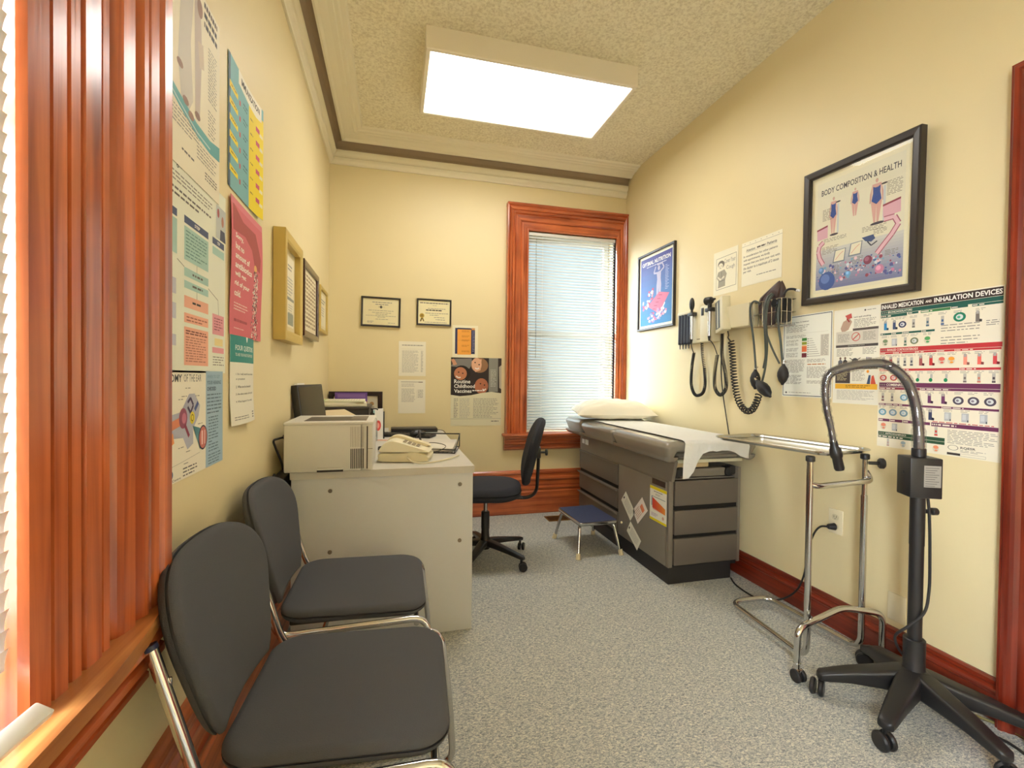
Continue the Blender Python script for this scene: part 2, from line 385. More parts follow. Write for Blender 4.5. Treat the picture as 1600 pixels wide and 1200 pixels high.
class Sheet:
    """a printed sheet: fractions of width and height, x right, y down"""
    def __init__(s, w, h, paper=(240, 236, 222), thick=0.0008, curl=None):
        s.w, s.h, s.items, s.paper, s.thick, s.curl = w, h, [], paper, thick, curl; s.lay = 1
    def poly(s, pts, c, lay=None):
        s.items.append(([(p[0], p[1]) for p in pts], [tuple(range(len(pts)))], c, s.lay if lay is None else lay)); return s
    def rect(s, x0, y0, x1, y1, c): return s.poly([(x0, y0), (x1, y0), (x1, y1), (x0, y1)], c)
    def oval(s, cx, cy, rx, ry, c, n=18, a0=0, a1=2*PI):
        return s.poly([(cx+rx*math.cos(a0+(a1-a0)*k/n), cy+ry*math.sin(a0+(a1-a0)*k/n)) for k in range(n)], c)
    def ring(s, cx, cy, rx, ry, t, c, n=22):
        vs = []; fs = []
        for k in range(n):
            a = 2*PI*k/n; vs += [(cx+rx*math.cos(a), cy+ry*math.sin(a)), (cx+rx*(1-t)*math.cos(a), cy+ry*(1-t)*math.sin(a))]
            j = (k+1) % n; fs.append((2*k, 2*j, 2*j+1, 2*k+1))
        s.items.append((vs, fs, c, s.lay)); return s
    def line(s, pts, t, c):
        """stroke of thickness t (fraction of width)"""
        asp = s.w/s.h
        for a, b in zip(pts[:-1], pts[1:]):
            dx, dy = (b[0]-a[0])*s.w, (b[1]-a[1])*s.h; l = math.hypot(dx, dy) or 1
            nx, ny = -dy/l*t/2, dx/l*t/2*asp
            s.poly([(a[0]+nx, a[1]+ny), (b[0]+nx, b[1]+ny), (b[0]-nx, b[1]-ny), (a[0]-nx, a[1]-ny)], c)
        return s
    def up(s, n=1): s.lay += n; return s
    def text(s, t, x0, y0, x1, y1, c, bold=0.0, rot=False):
        vs, fs, _ = text_mesh(t, bold)
        s.items.append(([(x0+u*(x1-x0), y1-v*(y1-y0)) for u, v in vs], fs, c, s.lay)); return s
    def para(s, x0, y0, x1, n, step, c, thick=0.45, ragged=0.35, words=True, seed=None):
        """a block of small print: rows of word-sized strokes"""
        rnd = random.Random(seed if seed is not None else int((x0*97+y0*131)*1000))
        for i in range(n):
            y = y0+i*step; xe = x1-(x1-x0)*(rnd.random()*ragged if i % 3 == 2 or i == n-1 else rnd.random()*0.08); x = x0
            while x < xe:
                wd = (0.018+rnd.random()*0.05)*(1 if s.w > 0.3 else 1.6)
                e = min(xe, x+wd) if words else xe
                s.rect(x, y, e, y+step*thick, c); x = e+0.011*(1 if s.w > 0.3 else 1.3)
        return s
    def mesh(s, origin, right, upv, normal, mb=None, backing=True):
        """origin = top-left corner on the wall"""
        mb = mb or MB(); o, r, u, n = V(origin), V(right), V(upv), V(normal)
        cf = s.curl or (lambda x, y: 0.0)
        def P(x, y, d): return o+r*(x*s.w)-u*(y*s.h)+n*(d+cf(x, y))
        if backing:
            nx, ny = (1, 1) if not s.curl else (8, 12)
            vs = []; fs = []
            for j in range(ny+1):
                for i in range(nx+1): vs.append(P(i/nx, j/ny, s.thick))
            for j in range(ny+1):
                for i in range(nx+1): vs.append(P(i/nx, j/ny, 0.0))
            K = (nx+1)*(ny+1)
            for j in range(ny):
                for i in range(nx):
                    a = j*(nx+1)+i; fs.append((a+nx+1, a+nx+2, a+1, a)); fs.append((K+a, K+a+1, K+a+nx+2, K+a+nx+1))
            for i in range(nx): fs.append((i, i+1, K+i+1, K+i)); a = ny*(nx+1)+i; fs.append((a+1, a, K+a, K+a+1))
            for j in range(ny): a = j*(nx+1); fs.append((a+nx+1, a, K+a, K+a+nx+1)); b = a+nx; fs.append((b, b+nx+1, K+b+nx+1, K+b))
            mb.add(vs, fs, ink(s.paper), bool(s.curl))
        flip = r.cross(-u).dot(n) < 0
        cnt = {}
        for vs, fs, c, lay in s.items:
            if len(fs) == 1:
                cnt[lay] = (cnt.get(lay, 0)+(0 if len(vs) == 4 and s.w*s.h*abs(vs[0][0]-vs[2][0])*abs(vs[0][1]-vs[2][1]) < 6e-5 else 1)) % 46
            dd = s.thick+0.0002*lay+0.0000042*cnt.get(lay, 0)
            if s.curl and len(fs) == 1:
                for q in tess(vs): mb.add([P(x, y, dd) for x, y in q], [tuple(range(len(q)))], ink(c), False)
            else: mb.add([P(x, y, dd) for x, y in vs], fs, ink(c), False)
        return mb
WALLS = {'right': (V((0, -1, 0)), V((-1, 0, 0))), 'left': (V((0, 1, 0)), V((1, 0, 0))), 'back': (V((1, 0, 0)), V((0, -1, 0)))}
Z = V((0, 0, 1))
XL, XR, YB, YF, ZC = -0.49, 2.05, 3.84, -2.0, 3.02
def wall_pt(side, a, z, d=0.0):
    """a = coordinate along the wall (y on side walls, x on the back)"""
    return {'right': V((XR-d, a, z)), 'left': V((XL+d, a, z)), 'back': V((a, YB-d, z))}[side]
def hang(sheet, side, a, z, name, label, cat, d=0.001, lean=0.0, skew=0.0, group=None):
    r, n = WALLS[side]; u = Z.copy()
    r = (r*math.cos(skew)+u*math.sin(skew)); u = (u*math.cos(skew)-WALLS[side][0]*math.sin(skew))
    o = wall_pt(side, a, z, d)
    mb = sheet.mesh(o, r, u, n)
    return solo(name, mb, label, cat, o, group, recalc=False)
def framed(sheet, side, a, z, name, label, border, depth, mat, matboard=None, mbcol=(238, 232, 210), d=0.001, lean=0.0, skew=0.0, glassy=True, cat='picture'):
    """sheet hung in a frame whose outer top-left corner is (a,z)"""
    r, n = WALLS[side]; u = Z.copy(); r0 = r
    r = r*math.cos(skew)+u*math.sin(skew); u = u*math.cos(skew)-r0*math.sin(skew)
    u = (u*math.cos(lean)+n*math.sin(lean)).normalized(); n = r.cross(u)
    if n.dot(WALLS[side][1]) < 0: n = -n
    mbw = matboard or 0.0
    W, H = sheet.w+2*(border+mbw), sheet.h+2*(border+mbw)
    o = wall_pt(side, a, z, d+(math.sin(lean)*H))
    root = thing(name, label, cat, o)
    fr = MB(mat); b = border
    prof = [(0, 0), (0, depth), (b*0.2, depth+0.002), (b*0.8, depth), (b, depth-0.004), (b, depth*0.45), (b, 0)]
    q = [(0, 0, 1, -1), (W, 0, -1, -1), (W, -H, -1, 1), (0, -H, 1, 1), (0, 0, 1, -1)]
    fr.sweep(prof, [(o+r*x+u*y, r*sx+u*sy, n) for x, y, sx, sy in q], mat)
    part('frame', fr, root)
    bk = MB(ink(mbcol)); c0 = o+r*b*0.5-u*b*0.5+n*(depth*0.4)
    P = lambda x, y, dd: c0+r*x-u*y+n*dd
    ww, hh = W-b, H-b
    bk.add([P(0, 0, 0), P(ww, 0, 0), P(ww, hh, 0), P(0, hh, 0), P(0, 0, -0.003), P(ww, 0, -0.003), P(ww, hh, -0.003), P(0, hh, -0.003)],
           [(3, 2, 1, 0), (4, 5, 6, 7), (0, 1, 5, 4), (1, 2, 6, 5), (2, 3, 7, 6), (3, 0, 4, 7)])
    part('mat_board', bk, root)
    so = o+r*(b+mbw)-u*(b+mbw)+n*(depth*0.4+0.0002)
    part('print', sheet.mesh(so, r, u, n), root, recalc=False)
    if glassy:
        g = MB(PICGLASS); go = o+r*b*0.8-u*b*0.8+n*(depth*0.7); gw, gh = W-1.6*b, H-1.6*b
        g.add([go, go+r*gw, go+r*gw-u*gh, go-u*gh], [(0, 1, 2, 3)]); part('glass', g, root)
    return root

# ================================================================== THE SETTING
WT = 0.26   # wall thickness
m = MB(CARPET); m.box((XL-WT, YF-0.15, -0.12), (XR+WT, YB+WT, 0)); struct('floor', m)
m = MB(STIP); m.box((XL-WT, YF-0.15, ZC), (XR+WT, YB+WT, ZC+0.12)); struct('ceiling', m)
# left wall with the near window opening
LW0, LW1, LZ0, LZ1 = -0.12, 0.69, 0.72, 2.46
m = MB(WALL)
RW0, RW1 = -1.62, -0.62     # unseen window added behind the camera to light the foreground
for a, b in (((YF-0.15, 0), (RW0, ZC)), ((RW0, 0), (RW1, LZ0)), ((RW0, LZ1), (RW1, ZC)), ((RW1, 0), (LW0, ZC)), ((LW1, 0), (YB+WT, ZC)), ((LW0, 0), (LW1, LZ0)), ((LW0, LZ1), (LW1, ZC))):
    m.box((XL-WT, a[0], a[1]), (XL, b[0], b[1]))
struct('wall_left', m)
BX0, BX1, BZ0, BZ1 = 1.125, 1.955, 0.69, 2.45
m = MB(WALL)
for a, b in (((XL, 0), (BX0, ZC)), ((BX1, 0), (XR, ZC)), ((BX0, 0), (BX1, BZ0)), ((BX0, BZ1), (BX1, ZC))):
    m.box((a[0], YB, a[1]), (b[0], YB+WT, b[1]))
struct('wall_back', m)
DY0, DY1, DZ = 0.12, 0.968, 2.12
m = MB(WALL)
for a, b in (((YF-0.15, 0), (DY0, ZC)), ((DY1, 0), (YB+WT, ZC)), ((DY0, DZ), (DY1, ZC))):
    m.box((XR, a[0], a[1]), (XR+0.14, b[0], b[1]))
struct('wall_right', m)
m = MB(WALL); m.box((XL-WT, YF-0.15, 0), (XR+WT, YF, ZC)); struct('wall_front', m)

# crown: lower strip on the wall, taupe cove, upper strip on the ceiling
def crown(name, prof, mat):
    # u = distance out from the wall, v = height; left wall then back wall, mitred in the corner
    m = MB(mat)
    m.sweep(prof, [((XL, YF, 0), (1, 0, 0), (0, 0, 1)), ((XL, YB, 0), (1, -1, 0), (0, 0, 1)), ((XR-0.004, YB, 0), (0, -1, 0), (0, 0, 1))], mat)
    o = struct(name, m); return o
crown('trim_1', [(0, 2.825), (0.012, 2.825), (0.016, 2.835), (0.030, 2.850), (0.034, 2.868), (0.026, 2.874), (0.040, 2.882), (0.052, 2.900), (0.056, 2.915), (0.05, 2.922), (0, 2.922)], TRIMW)
crown('trim_2', [(0, 2.921), (0.045, 2.921), (0.050, 2.945), (0.07, 2.975), (0.11, 2.985), (0.11, ZC), (0, ZC)], TAUPE)
crown('trim_3', [(0.100, ZC), (0.100, 2.965), (0.112, 2.965), (0.125, 2.978), (0.165, 2.990), (0.190, 2.992), (0.196, 2.998), (0.214, 2.998), (0.224, 3.006), (0.248, 3.008), (0.258, ZC)], TRIMW)

# baseboards
BP = [(0, 0.378), (0.012, 0.378), (0.020, 0.368), (0.030, 0.366), (0.033, 0.352), (0.024, 0.340), (0.024, 0.322), (0.034, 0.314), (0.036, 0.300), (0.026, 0.292), (0.022, 0.286),
      (0.022, 0.238), (0.030, 0.232), (0.030, 0.218), (0.022, 0.212), (0.024, 0.196), (0.030, 0.190), (0.030, 0.010), (0.024, 0.0), (0, 0)]
m = MB(WOODX); m.sweep(BP, [((XL+0.03, YB, 0), (0, -1, 0), (0, 0, 1)), ((XR, YB, 0), (0, -1, 0), (0, 0, 1))], WOODX); struct('baseboard_back', m)
m = MB(WOODY); m.sweep(BP, [((XL, YF, 0), (1, 0, 0), (0, 0, 1)), ((XL, YB, 0), (1, 0, 0), (0, 0, 1))], WOODY); struct('baseboard_left', m)
RP = [(0, 0.150), (0.008, 0.150), (0.014, 0.142), (0.016, 0.130), (0.010, 0.122), (0.012, 0.112), (0.020, 0.106), (0.020, 0.098), (0.014, 0.092), (0.014, 0.006), (0.010, 0), (0, 0)]
m = MB(RWOODY); m.sweep(RP, [((XR, 1.094, 0), (-1, 0, 0), (0, 0, 1)), ((XR, YB-0.03, 0), (-1, 0, 0), (0, 0, 1))], RWOODY); struct('baseboard_right', m)

# ---- door casing on the right
d1 = thing('door_1', '', '', (XR, (DY0+DY1)/2, 0)); del d1['label']; del d1['category']; d1['kind'] = 'structure'
CP = [(0, 0), (0, 0.012), (0.008, 0.020), (0.014, 0.014), (0.022, 0.014), (0.06, 0.018), (0.085, 0.020), (0.094, 0.032), (0.104, 0.036), (0.108, 0.044), (0.118, 0.046), (0.122, 0.040), (0.128, 0.040), (0.128, 0)]
m = MB(RWOODZ)
m.sweep(CP, [((XR, DY1, 0), (0, 1, 0), (-1, 0, 0)), ((XR, DY1, DZ), (0, 1, 1), (-1, 0, 0)), ((XR, DY0, DZ), (0, -1, 1), (-1, 0, 0)), ((XR, DY0, 0), (0, -1, 0), (-1, 0, 0))], mats=[RWOODZ, RWOODY, RWOODZ])
part('door_casing', m, d1)
m = MB(RWOODZ); m.box((XR, DY1-0.02, 0), (XR+0.14, DY1, DZ)); m.box((XR, DY0, 0), (XR+0.14, DY0+0.02, DZ)); m.box((XR, DY0, DZ-0.02), (XR+0.14, DY1, DZ)); part('door_jamb', m, d1)
m = MB(RWOODZ); m.box((XR+0.05, DY0+0.022, 0.008), (XR+0.092, DY1-0.022, DZ-0.022))
for z0, z1 in ((0.2, 0.95), (1.1, 1.95)):
    for y0, y1 in ((DY0+0.14, DY0+0.39), (DY0+0.47, DY1-0.14)): m.box((XR+0.044, y0, z0), (XR+0.052, y1, z1), 0.004)
dp = part('door_panel', m, d1)
m = MB(BRASS); m.cyl((XR+0.05, DY0+0.08, 1.0), (XR-0.0, DY0+0.08, 1.0), 0.012); m.ell((XR-0.01, DY0+0.08, 1.0), (0.022, 0.027, 0.027)); part('door_handle', m, dp)

# ---- windows
def window_root(name, loc):
    o = bpy.data.objects.new(name, None); COL.objects.link(o); o.location = loc; o['kind'] = 'structure'; return o
# back window
w1 = window_root('window_1', (1.54, YB, BZ0))
WP = [(0, -0.06), (0, 0.016), (0.006, 0.024), (0.014, 0.024), (0.020, 0.016), (0.026, 0.018), (0.062, 0.020), (0.068, 0.012), (0.074, 0.020), (0.082, 0.026), (0.116, 0.030), (0.124, 0.022), (0.130, 0.032),
      (0.144, 0.036), (0.150, 0.030), (0.156, 0.042), (0.172, 0.048), (0.176, 0.040), (0.186, 0.056), (0.196, 0.056), (0.196, 0)]
RWD = (XR-0.002-BX1)/0.196
m = MB(WOODZ)
zb = BZ0+0.012
m.sweep(WP, [((BX0, YB, zb), (-1, 0, 0), (0, -1, 0)), ((BX0, YB, BZ1), (-1, 0, 1.06), (0, -1, 0)), ((BX1, YB, BZ1), (RWD, 0, 1.06), (0, -1, 0)), ((BX1, YB, zb), (RWD, 0, 0), (0, -1, 0))], mats=[WOODZ, WOODX, WOODZ])
part('casing', m, w1)
# projecting head cap
m = MB(WOODX)
m.sweep([(0, 0), (0.036, 0.0), (0.044, 0.008), (0.060, 0.012), (0.066, 0.024), (0.060, 0.030), (0, 0.030)], [((BX0-0.198, YB, BZ1+0.185), (-1, -0.0, 0) if False else (0, -1, 0), (0, 0, 1)), ((XR-0.002, YB, BZ1+0.185), (0, -1, 0), (0, 0, 1))], WOODX)
part('head_cap', m, w1)
m = MB(WOODX); m.box((BX0-0.22, YB-0.085, BZ0-0.014), (XR-0.002, YB+0.10, BZ0+0.012), 0.011)
m.sweep([(0, -0.014), (0.062, -0.014), (0.062, -0.030), (0.046, -0.040), (0.046, -0.058), (0.056, -0.064), (0.056, -0.076), (0.036, -0.088), (0.036, -0.104), (0.044, -0.110), (0.044, -0.120), (0.022, -0.134), (0, -0.134)],
        [((BX0-0.205, YB, BZ0), (0, -1, 0), (0, 0, 1)), ((XR-0.002, YB, BZ0), (0, -1, 0), (0, 0, 1))], WOODX)
part('window_sill', m, w1)
def sash(root, x0, x1, z0, z1, place):
    """place(u,d,z) -> world, u along the wall, d depth outward"""
    m = MB(CASEW)
    def bar(u0, u1, za, zb_, d0, d1):
        a, b = place(u0, d0, za), place(u1, d1, zb_); m.box(a, b, 0.002)
    zm = z0+(z1-z0)*0.5
    for (za, zb_, d0) in ((z0, zm+0.02, 0.10), (zm-0.02, z1, 0.14)):
        bar(x0, x0+0.045, za, zb_, d0, d0+0.035); bar(x1-0.045, x1, za, zb_, d0, d0+0.035)
        bar(x0+0.045, x1-0.045, za, za+0.05, d0, d0+0.035); bar(x0+0.045, x1-0.045, zb_-0.045, zb_, d0, d0+0.035)
    part('sash', m, root)
    for (za, zb_, d0) in ((z0+0.045, zm-0.02, 0.117), (zm+0.03, z1-0.04, 0.157)):
        g = MB(GLASS); g.add([place(x0+0.04, d0, za), place(x1-0.04, d0, za), place(x1-0.04, d0, zb_), place(x0+0.04, d0, zb_)], [(0, 1, 2, 3)]); part('glass_pane', g, root)
sash(w1, BX0+0.004, BX1-0.004, BZ0+0.013, BZ1-0.002, lambda u, d, z: (u, YB+d, z))
# left window, close to the camera
w2 = window_root('window_2', (XL, 0.3, LZ0))
CT = XL+0.062
NP = [(0.0, -0.03), (0.0, 0.048), (0.004, 0.058), (0.034, 0.062), (0.038, 0.050), (0.041, 0.050), (0.044, 0.060), (0.066, 0.062), (0.070, 0.060), (0.073, 0.044), (0.078, 0.044), (0.082, 0.058), (0.098, 0.060), (0.102, 0.048), (0.106, 0.048),
      (0.110, 0.060), (0.142, 0.062), (0.146, 0.048), (0.150, 0.046), (0.154, 0.058), (0.166, 0.060), (0.178, 0.054), (0.182, 0.044), (0.187, 0.046), (0.194, 0.056), (0.206, 0.060), (0.232, 0.064), (0.237, 0.052), (0.241, 0.048), (0.247, 0.054), (0.262, 0.064), (0.272, 0.066),
      (0.276, 0.050), (0.284, 0.050), (0.290, 0.062), (0.310, 0.066), (0.318, 0.058), (0.323, 0.058), (0.328, 0.068), (0.352, 0.070), (0.358, 0.062), (0.358, 0)]
m = MB(WOODZ)
LZB = 0.746
m.sweep(NP, [((XL, LW1, LZB), (0, 1, 0), (1, 0, 0)), ((XL, LW1, LZ1), (0, 1, 1), (1, 0, 0)), ((XL, LW0, LZ1), (0, -1, 1), (1, 0, 0)), ((XL, LW0, LZB), (0, -1, 0), (1, 0, 0))], mats=[WOODZ, WOODY, WOODZ])
part('casing', m, w2)
m = MB(SILLW)
m.prism([(XL-0.12, LW0-0.42), (XL+0.105, LW0-0.42), (XL+0.105, 0.78), (XL+0.094, 0.90), (XL+0.072, 1.02), (XL+0.04, 1.085), (XL, 1.085), (XL, LW1), (XL-0.12, LW1)], LZB-0.026, LZB, 'z')
m.cur = WOODY
m.sweep([(0, -0.026), (0.080, -0.026), (0.080, -0.034), (0.084, -0.050), (0.060, -0.056), (0.060, -0.064), (0.076, -0.072), (0.076, -0.086), (0.046, -0.104), (0.040, -0.120), (0.050, -0.126), (0.050, -0.136), (0.02, -0.150), (0, -0.150)],
        [((XL, LW0-0.4, LZB), (1, 0, 0), (0, 0, 1)), ((XL, 1.00, LZB), (1, 0, 0), (0, 0, 1))], WOODY)
part('window_sill', m, w2)
m = MB(TRIMW); 
m.box((XL-0.16, LW1, LZB), (XL-0.03, LW1+0.001, LZ1)); part('jamb_lining', m, w2)
sash(w2, LW0+0.004, LW1-0.004, LZB, LZ1-0.002, lambda u, d, z: (XL-d, u, z))

w3 = window_root('added_fill_window', (XL, -1.12, LZ0))  # added out of view, lets fill daylight reach the near half of the room
m = MB(WOODZ)
m.sweep([(0, -0.03), (0, 0.05), (0.06, 0.06), (0.10, 0.055), (0.14, 0.066), (0.16, 0.06), (0.16, 0)], [((XL, RW1, LZB), (0, 1, 0), (1, 0, 0)), ((XL, RW1, LZ1), (0, 1, 1), (1, 0, 0)), ((XL, RW0, LZ1), (0, -1, 1), (1, 0, 0)), ((XL, RW0, LZB), (0, -1, 0), (1, 0, 0))], mats=[WOODZ, WOODY, WOODZ])
part('casing', m, w3)
m = MB(SILLW); m.box((XL-0.12, RW0-0.16, LZB-0.026), (XL+0.12, LW0-0.43, LZB), 0.004); part('window_sill', m, w3)
sash(w3, RW0+0.004, RW1-0.004, LZB, LZ1-0.002, lambda u, d, z: (XL-d, u, z))

# ---- blinds
def blind(label, loc, wid, ztop, zbot, place, pitch, sw, tilt, rail_fn=None):
    """place(u, d, z): u across 0..wid, d towards the room"""
    root = thing('venetian_blind', label, 'blind', loc)
    m = MB(CASEW); m.box(place(0, -0.013, ztop-0.028), place(wid, 0.013, ztop), 0.002); part('headrail', m, root)
    m = MB(SLAT); z = ztop-0.04; n = 0
    ca, sa = math.cos(tilt), math.sin(tilt)
    while z > zbot+0.03:
        K = 4; top = []; 
        for k in range(K+1):
            t = -1+2*k/K; w = sw/2*t; crown_ = 0.0016*(1-t*t)
            top.append((w*ca-crown_*sa, z+w*sa+crown_*ca))
        vs = [place(0.003, d, zz) for d, zz in top]+[place(wid-0.003, d, zz) for d, zz in top]
        m.add(vs, [(k, k+1, K+2+k, K+1+k) for k in range(K)], None, True)
        z -= pitch; n += 1
    part('slats', m, root, recalc=False)
    zz = zbot+0.012
    if rail_fn is None:
        m = MB(CASEW); m.box(place(0.002, -0.012, zz-0.01), place(wid-0.002, 0.012, zz+0.004), 0.003); part('bottom_rail', m, root)
    for f in (0.16, 0.84) if wid < 0.9 else (0.15, 0.5, 0.85):
        m = MB(ink((235, 236, 230)))
        for d in (-sw/2*ca-0.001, sw/2*ca+0.001): m.cyl(place(wid*f, d, zz), place(wid*f, d, ztop-0.02), 0.0011, n=6)
        part('ladder_cord', m, root)
    return root
b1 = blind('white slatted blind in the window behind the examination table', (1.54, YB+0.03, 2.43), 0.822, 2.445, 0.715, lambda u, d, z: (1.129+u, YB+0.016-d, z), 0.0255, 0.0262, math.radians(-50))
m = MB(CLEARP); m.cyl((1.20, YB+0.012, 2.40), (1.205, YB+0.010, 1.35), 0.004, n=8); part('tilt_wand', m, b1)
b2 = blind('white slatted blind in the tall window nearest the camera, ends of its slats showing', (XL+0.02, 0.28, 2.44), 0.80, 2.45, 0.79, lambda u, d, z: (XL+0.044+d, 0.684-u, z), 0.0235, 0.0285, math.radians(80), rail_fn=1)
m = MB(CASEW)
m.box((-0.012, -0.25, -0.005), (0.012, 0.25, 0.007), 0.003, mtx=T(XL+0.060, 0.425, 0.768, rx=math.radians(1), ry=math.radians(30), rz=math.radians(-5)))
part('bottom_rail', m, b2, 'pale blue-grey rail hanging askew over the sill')

# ---- ceiling light
L0, L1 = V((0.155, 2.47, 2.90)), V((1.385, 3.10, ZC))
cl = thing('ceiling_light', 'large rectangular fluorescent ceiling light with white housing, lit', 'ceiling light', ((L0.x+L1.x)/2, (L0.y+L1.y)/2, ZC))
HOUS = M('light_housing', (236, 228, 208), 0.4)
m = MB(HOUS)
m.sweep([(0, 0.12), (0, 0.006), (0.003, 0), (0.022, 0), (0.026, 0.004), (0.028, 0.012), (0.028, 0.12)],
        [((x, y, L0.z), (sx, sy, 0), (0, 0, 1)) for x, y, sx, sy in ((L0.x, L0.y, 1, 1), (L1.x, L0.y, -1, 1), (L1.x, L1.y, -1, -1), (L0.x, L1.y, 1, -1), (L0.x, L0.y, 1, 1))], HOUS)
m.box((L0.x+0.028, L0.y+0.028, ZC-0.02), (L1.x-0.028, L1.y-0.028, ZC-0.001))
part('housing', m, cl)
m = MB(LIT); m.box((L0.x+0.026, L0.y+0.026, L0.z+0.005), (L1.x-0.026, L1.y-0.026, L0.z+0.009)); part('diffuser', m, cl)

# ---- outlets, vent
def outlet(y, z, label, plain=False, grp=None):
    o = thing('wall_outlet', label, 'outlet', (XR, y, z), grp)
    m = MB(M('outlet_plate', (232, 220, 186), 0.35)); m.box((XR-0.006, y-0.036, z-0.058), (XR, y+0.036, z+0.058), 0.003); part('plate', m, o)
    for dz in (() if plain else (0.022, -0.022)):
        m = MB(M('outlet_face', (214, 202, 168), 0.35)); m.prism([(y+a, z+dz+b) for a, b in rrect(0.034, 0.028, 0.012, 4)], XR-0.008, XR-0.005, 'x')
        f = part('socket', m, o)
        m = MB(DARK)
        for dy in (-0.006, 0.006): m.box((XR-0.0084, y+dy-0.001, z+dz-0.003), (XR-0.0078, y+dy+0.001, z+dz+0.007))
        m.cyl((XR-0.0084, y, z+dz-0.008), (XR-0.0078, y, z+dz-0.008), 0.0022, n=8)
        part('slot', m, f)
    return o
outlet(1.725, 0.512, 'cream duplex wall outlet with a black plug in its lower socket')
outlet(1.445, 0.235, 'cream wall plate low on the wall behind the examination lamp stand', True)
o = thing('floor_vent', 'old brass floor register beside the baseboard behind the step stool', 'floor vent', (1.35, 3.63, 0))
m = MB(BRASS)
m.sweep([(0, 0), (0, 0.005), (0.016, 0.006), (0.018, 0.002)], [((x, y, 0), (sx, sy, 0), (0, 0, 1)) for x, y, sx, sy in ((1.25, 3.565, 1, 1), (1.45, 3.565, -1, 1), (1.45, 3.70, -1, -1), (1.25, 3.70, 1, -1), (1.25, 3.565, 1, 1))], BRASS)
part('rim', m, o)
m = MB(BRASS); m.box((1.268, 3.583, 0.0), (1.432, 3.682, 0.0015), mat=DARK)
for i in range(12): x = 1.275+i*0.0135; m.box((x, 3.584, 0.001), (x+0.005, 3.681, 0.0045))
part('grille', m, o)

# ================================================================== FURNITURE
# ---- stacking chairs
def side_chair(label, x, y, rz):
    root = thing('stacking_chair', label, 'chair', (0, 0, 0), 'black stacking chairs along the left wall')
    # seat
    m = MB(BLACKV)
    def fs(px, py, pz):
        t = (px+0.23)/0.46
        return (px, py*(1.0-0.03*(1-t)), pz+0.428-0.012*t-0.018*max(0, t-0.8)**1.0)
    m.pad(0.445, 0.44, 0.042, 0.075, 0.018, fn=fs, dome=0.008)
    part('seat', m, root)
    m = MB(BLACKP); m.box((-0.19, -0.19, 0.414), (0.19, 0.19, 0.432), 0.006); part('seat_pan', m, root)
    # backrest: broad rounded shield, leaning back
    H = 0.345
    half = [(-0.108, -0.192), (-0.146, -0.184), (-0.176, -0.130), (-0.205, -0.040), (-0.224, 0.030), (-0.222, 0.085), (-0.196, 0.130), (-0.150, 0.158), (-0.08, 0.172)]
    outl = [(px, py) for px, py in half]+[(-px, py) for px, py in reversed(half)]
    P, _ = catmull([V((a, b, 0)) for a, b in outl], 4, True)
    outl = [(p.x, p.y) for p in P]
    lean = math.radians(14)
    def fb(u, v, w):
        # u across, v up, w thickness towards the sitter
        curve = 0.035*(u/0.22)**2
        xx = -0.253+curve+(w-0.02)*math.cos(lean)-(v+0.17)*math.sin(lean); zz = 0.650+v*math.cos(lean)+(w-0.02)*math.sin(lean)*0.3
        return (xx, u, zz)
    m = MB(BLACKV); m.pad(0.45, 0.345, 0.04, 0.1, 0.017, fn=fb, outline=outl, dome=0.006)
    part('backrest', m, root)
    for s in (-1, 1):
        Y = 0.242*s
        p = bend([(-0.300, Y, 0.705), (-0.225, Y, 0.455), (-0.20, Y*0.985, 0.412), (0.222, Y*0.985, 0.424), (0.250, Y, 0.20), (0.262, Y, 0.012), (-0.20, Y, 0.012)], 0.05)
        m = MB(CHROME); m.tube(p, 0.0105, interp=1, n=12); part('side_frame', m, root)
        m = MB(BLACKP); m.cyl((-0.2985, Y, 0.702), (-0.3015, Y, 0.710), 0.0112, n=14, mat=M('blue_black_cap', (28, 36, 74), 0.35)); part('end_cap', m, root, 'blue-black plastic cap')
        p = bend([(0.212, Y*0.97, 0.36), (0.16, Y*0.95, 0.372), (-0.10, Y*0.95, 0.345), (-0.20, Y, 0.02)], 0.06)
        m = MB(CHROME); m.tube(p, 0.0095, interp=1, n=12); part('leg', m, root)
        m = MB(CHROME); m.box((-0.279, Y-0.017*s-0.012, 0.62), (-0.268, Y-0.0*s, 0.65), 0.002); part('back_bracket', m, root)
    m = MB(CHROME); m.tube(bend([(-0.20, -0.236, 0.012), (-0.23, -0.2, 0.012), (-0.23, 0.2, 0.012), (-0.20, 0.236, 0.012)], 0.03), 0.0105, interp=1, n=12); part('floor_bar', m, root)
    m = MB(CHROME); m.cyl((0.19, -0.225, 0.400), (0.19, 0.225, 0.400), 0.009, n=12); part('front_crossbar', m, root)
    root.location = (x, y, 0); root.rotation_euler = (0, 0, rz)
    return root
side_chair('near black fabric stacking chair with chrome frame, lowest and largest in view', -0.090, 1.145, math.radians(-3))
side_chair('black fabric stacking chair with chrome frame standing against the desk end', -0.108, 1.70, math.radians(-1))

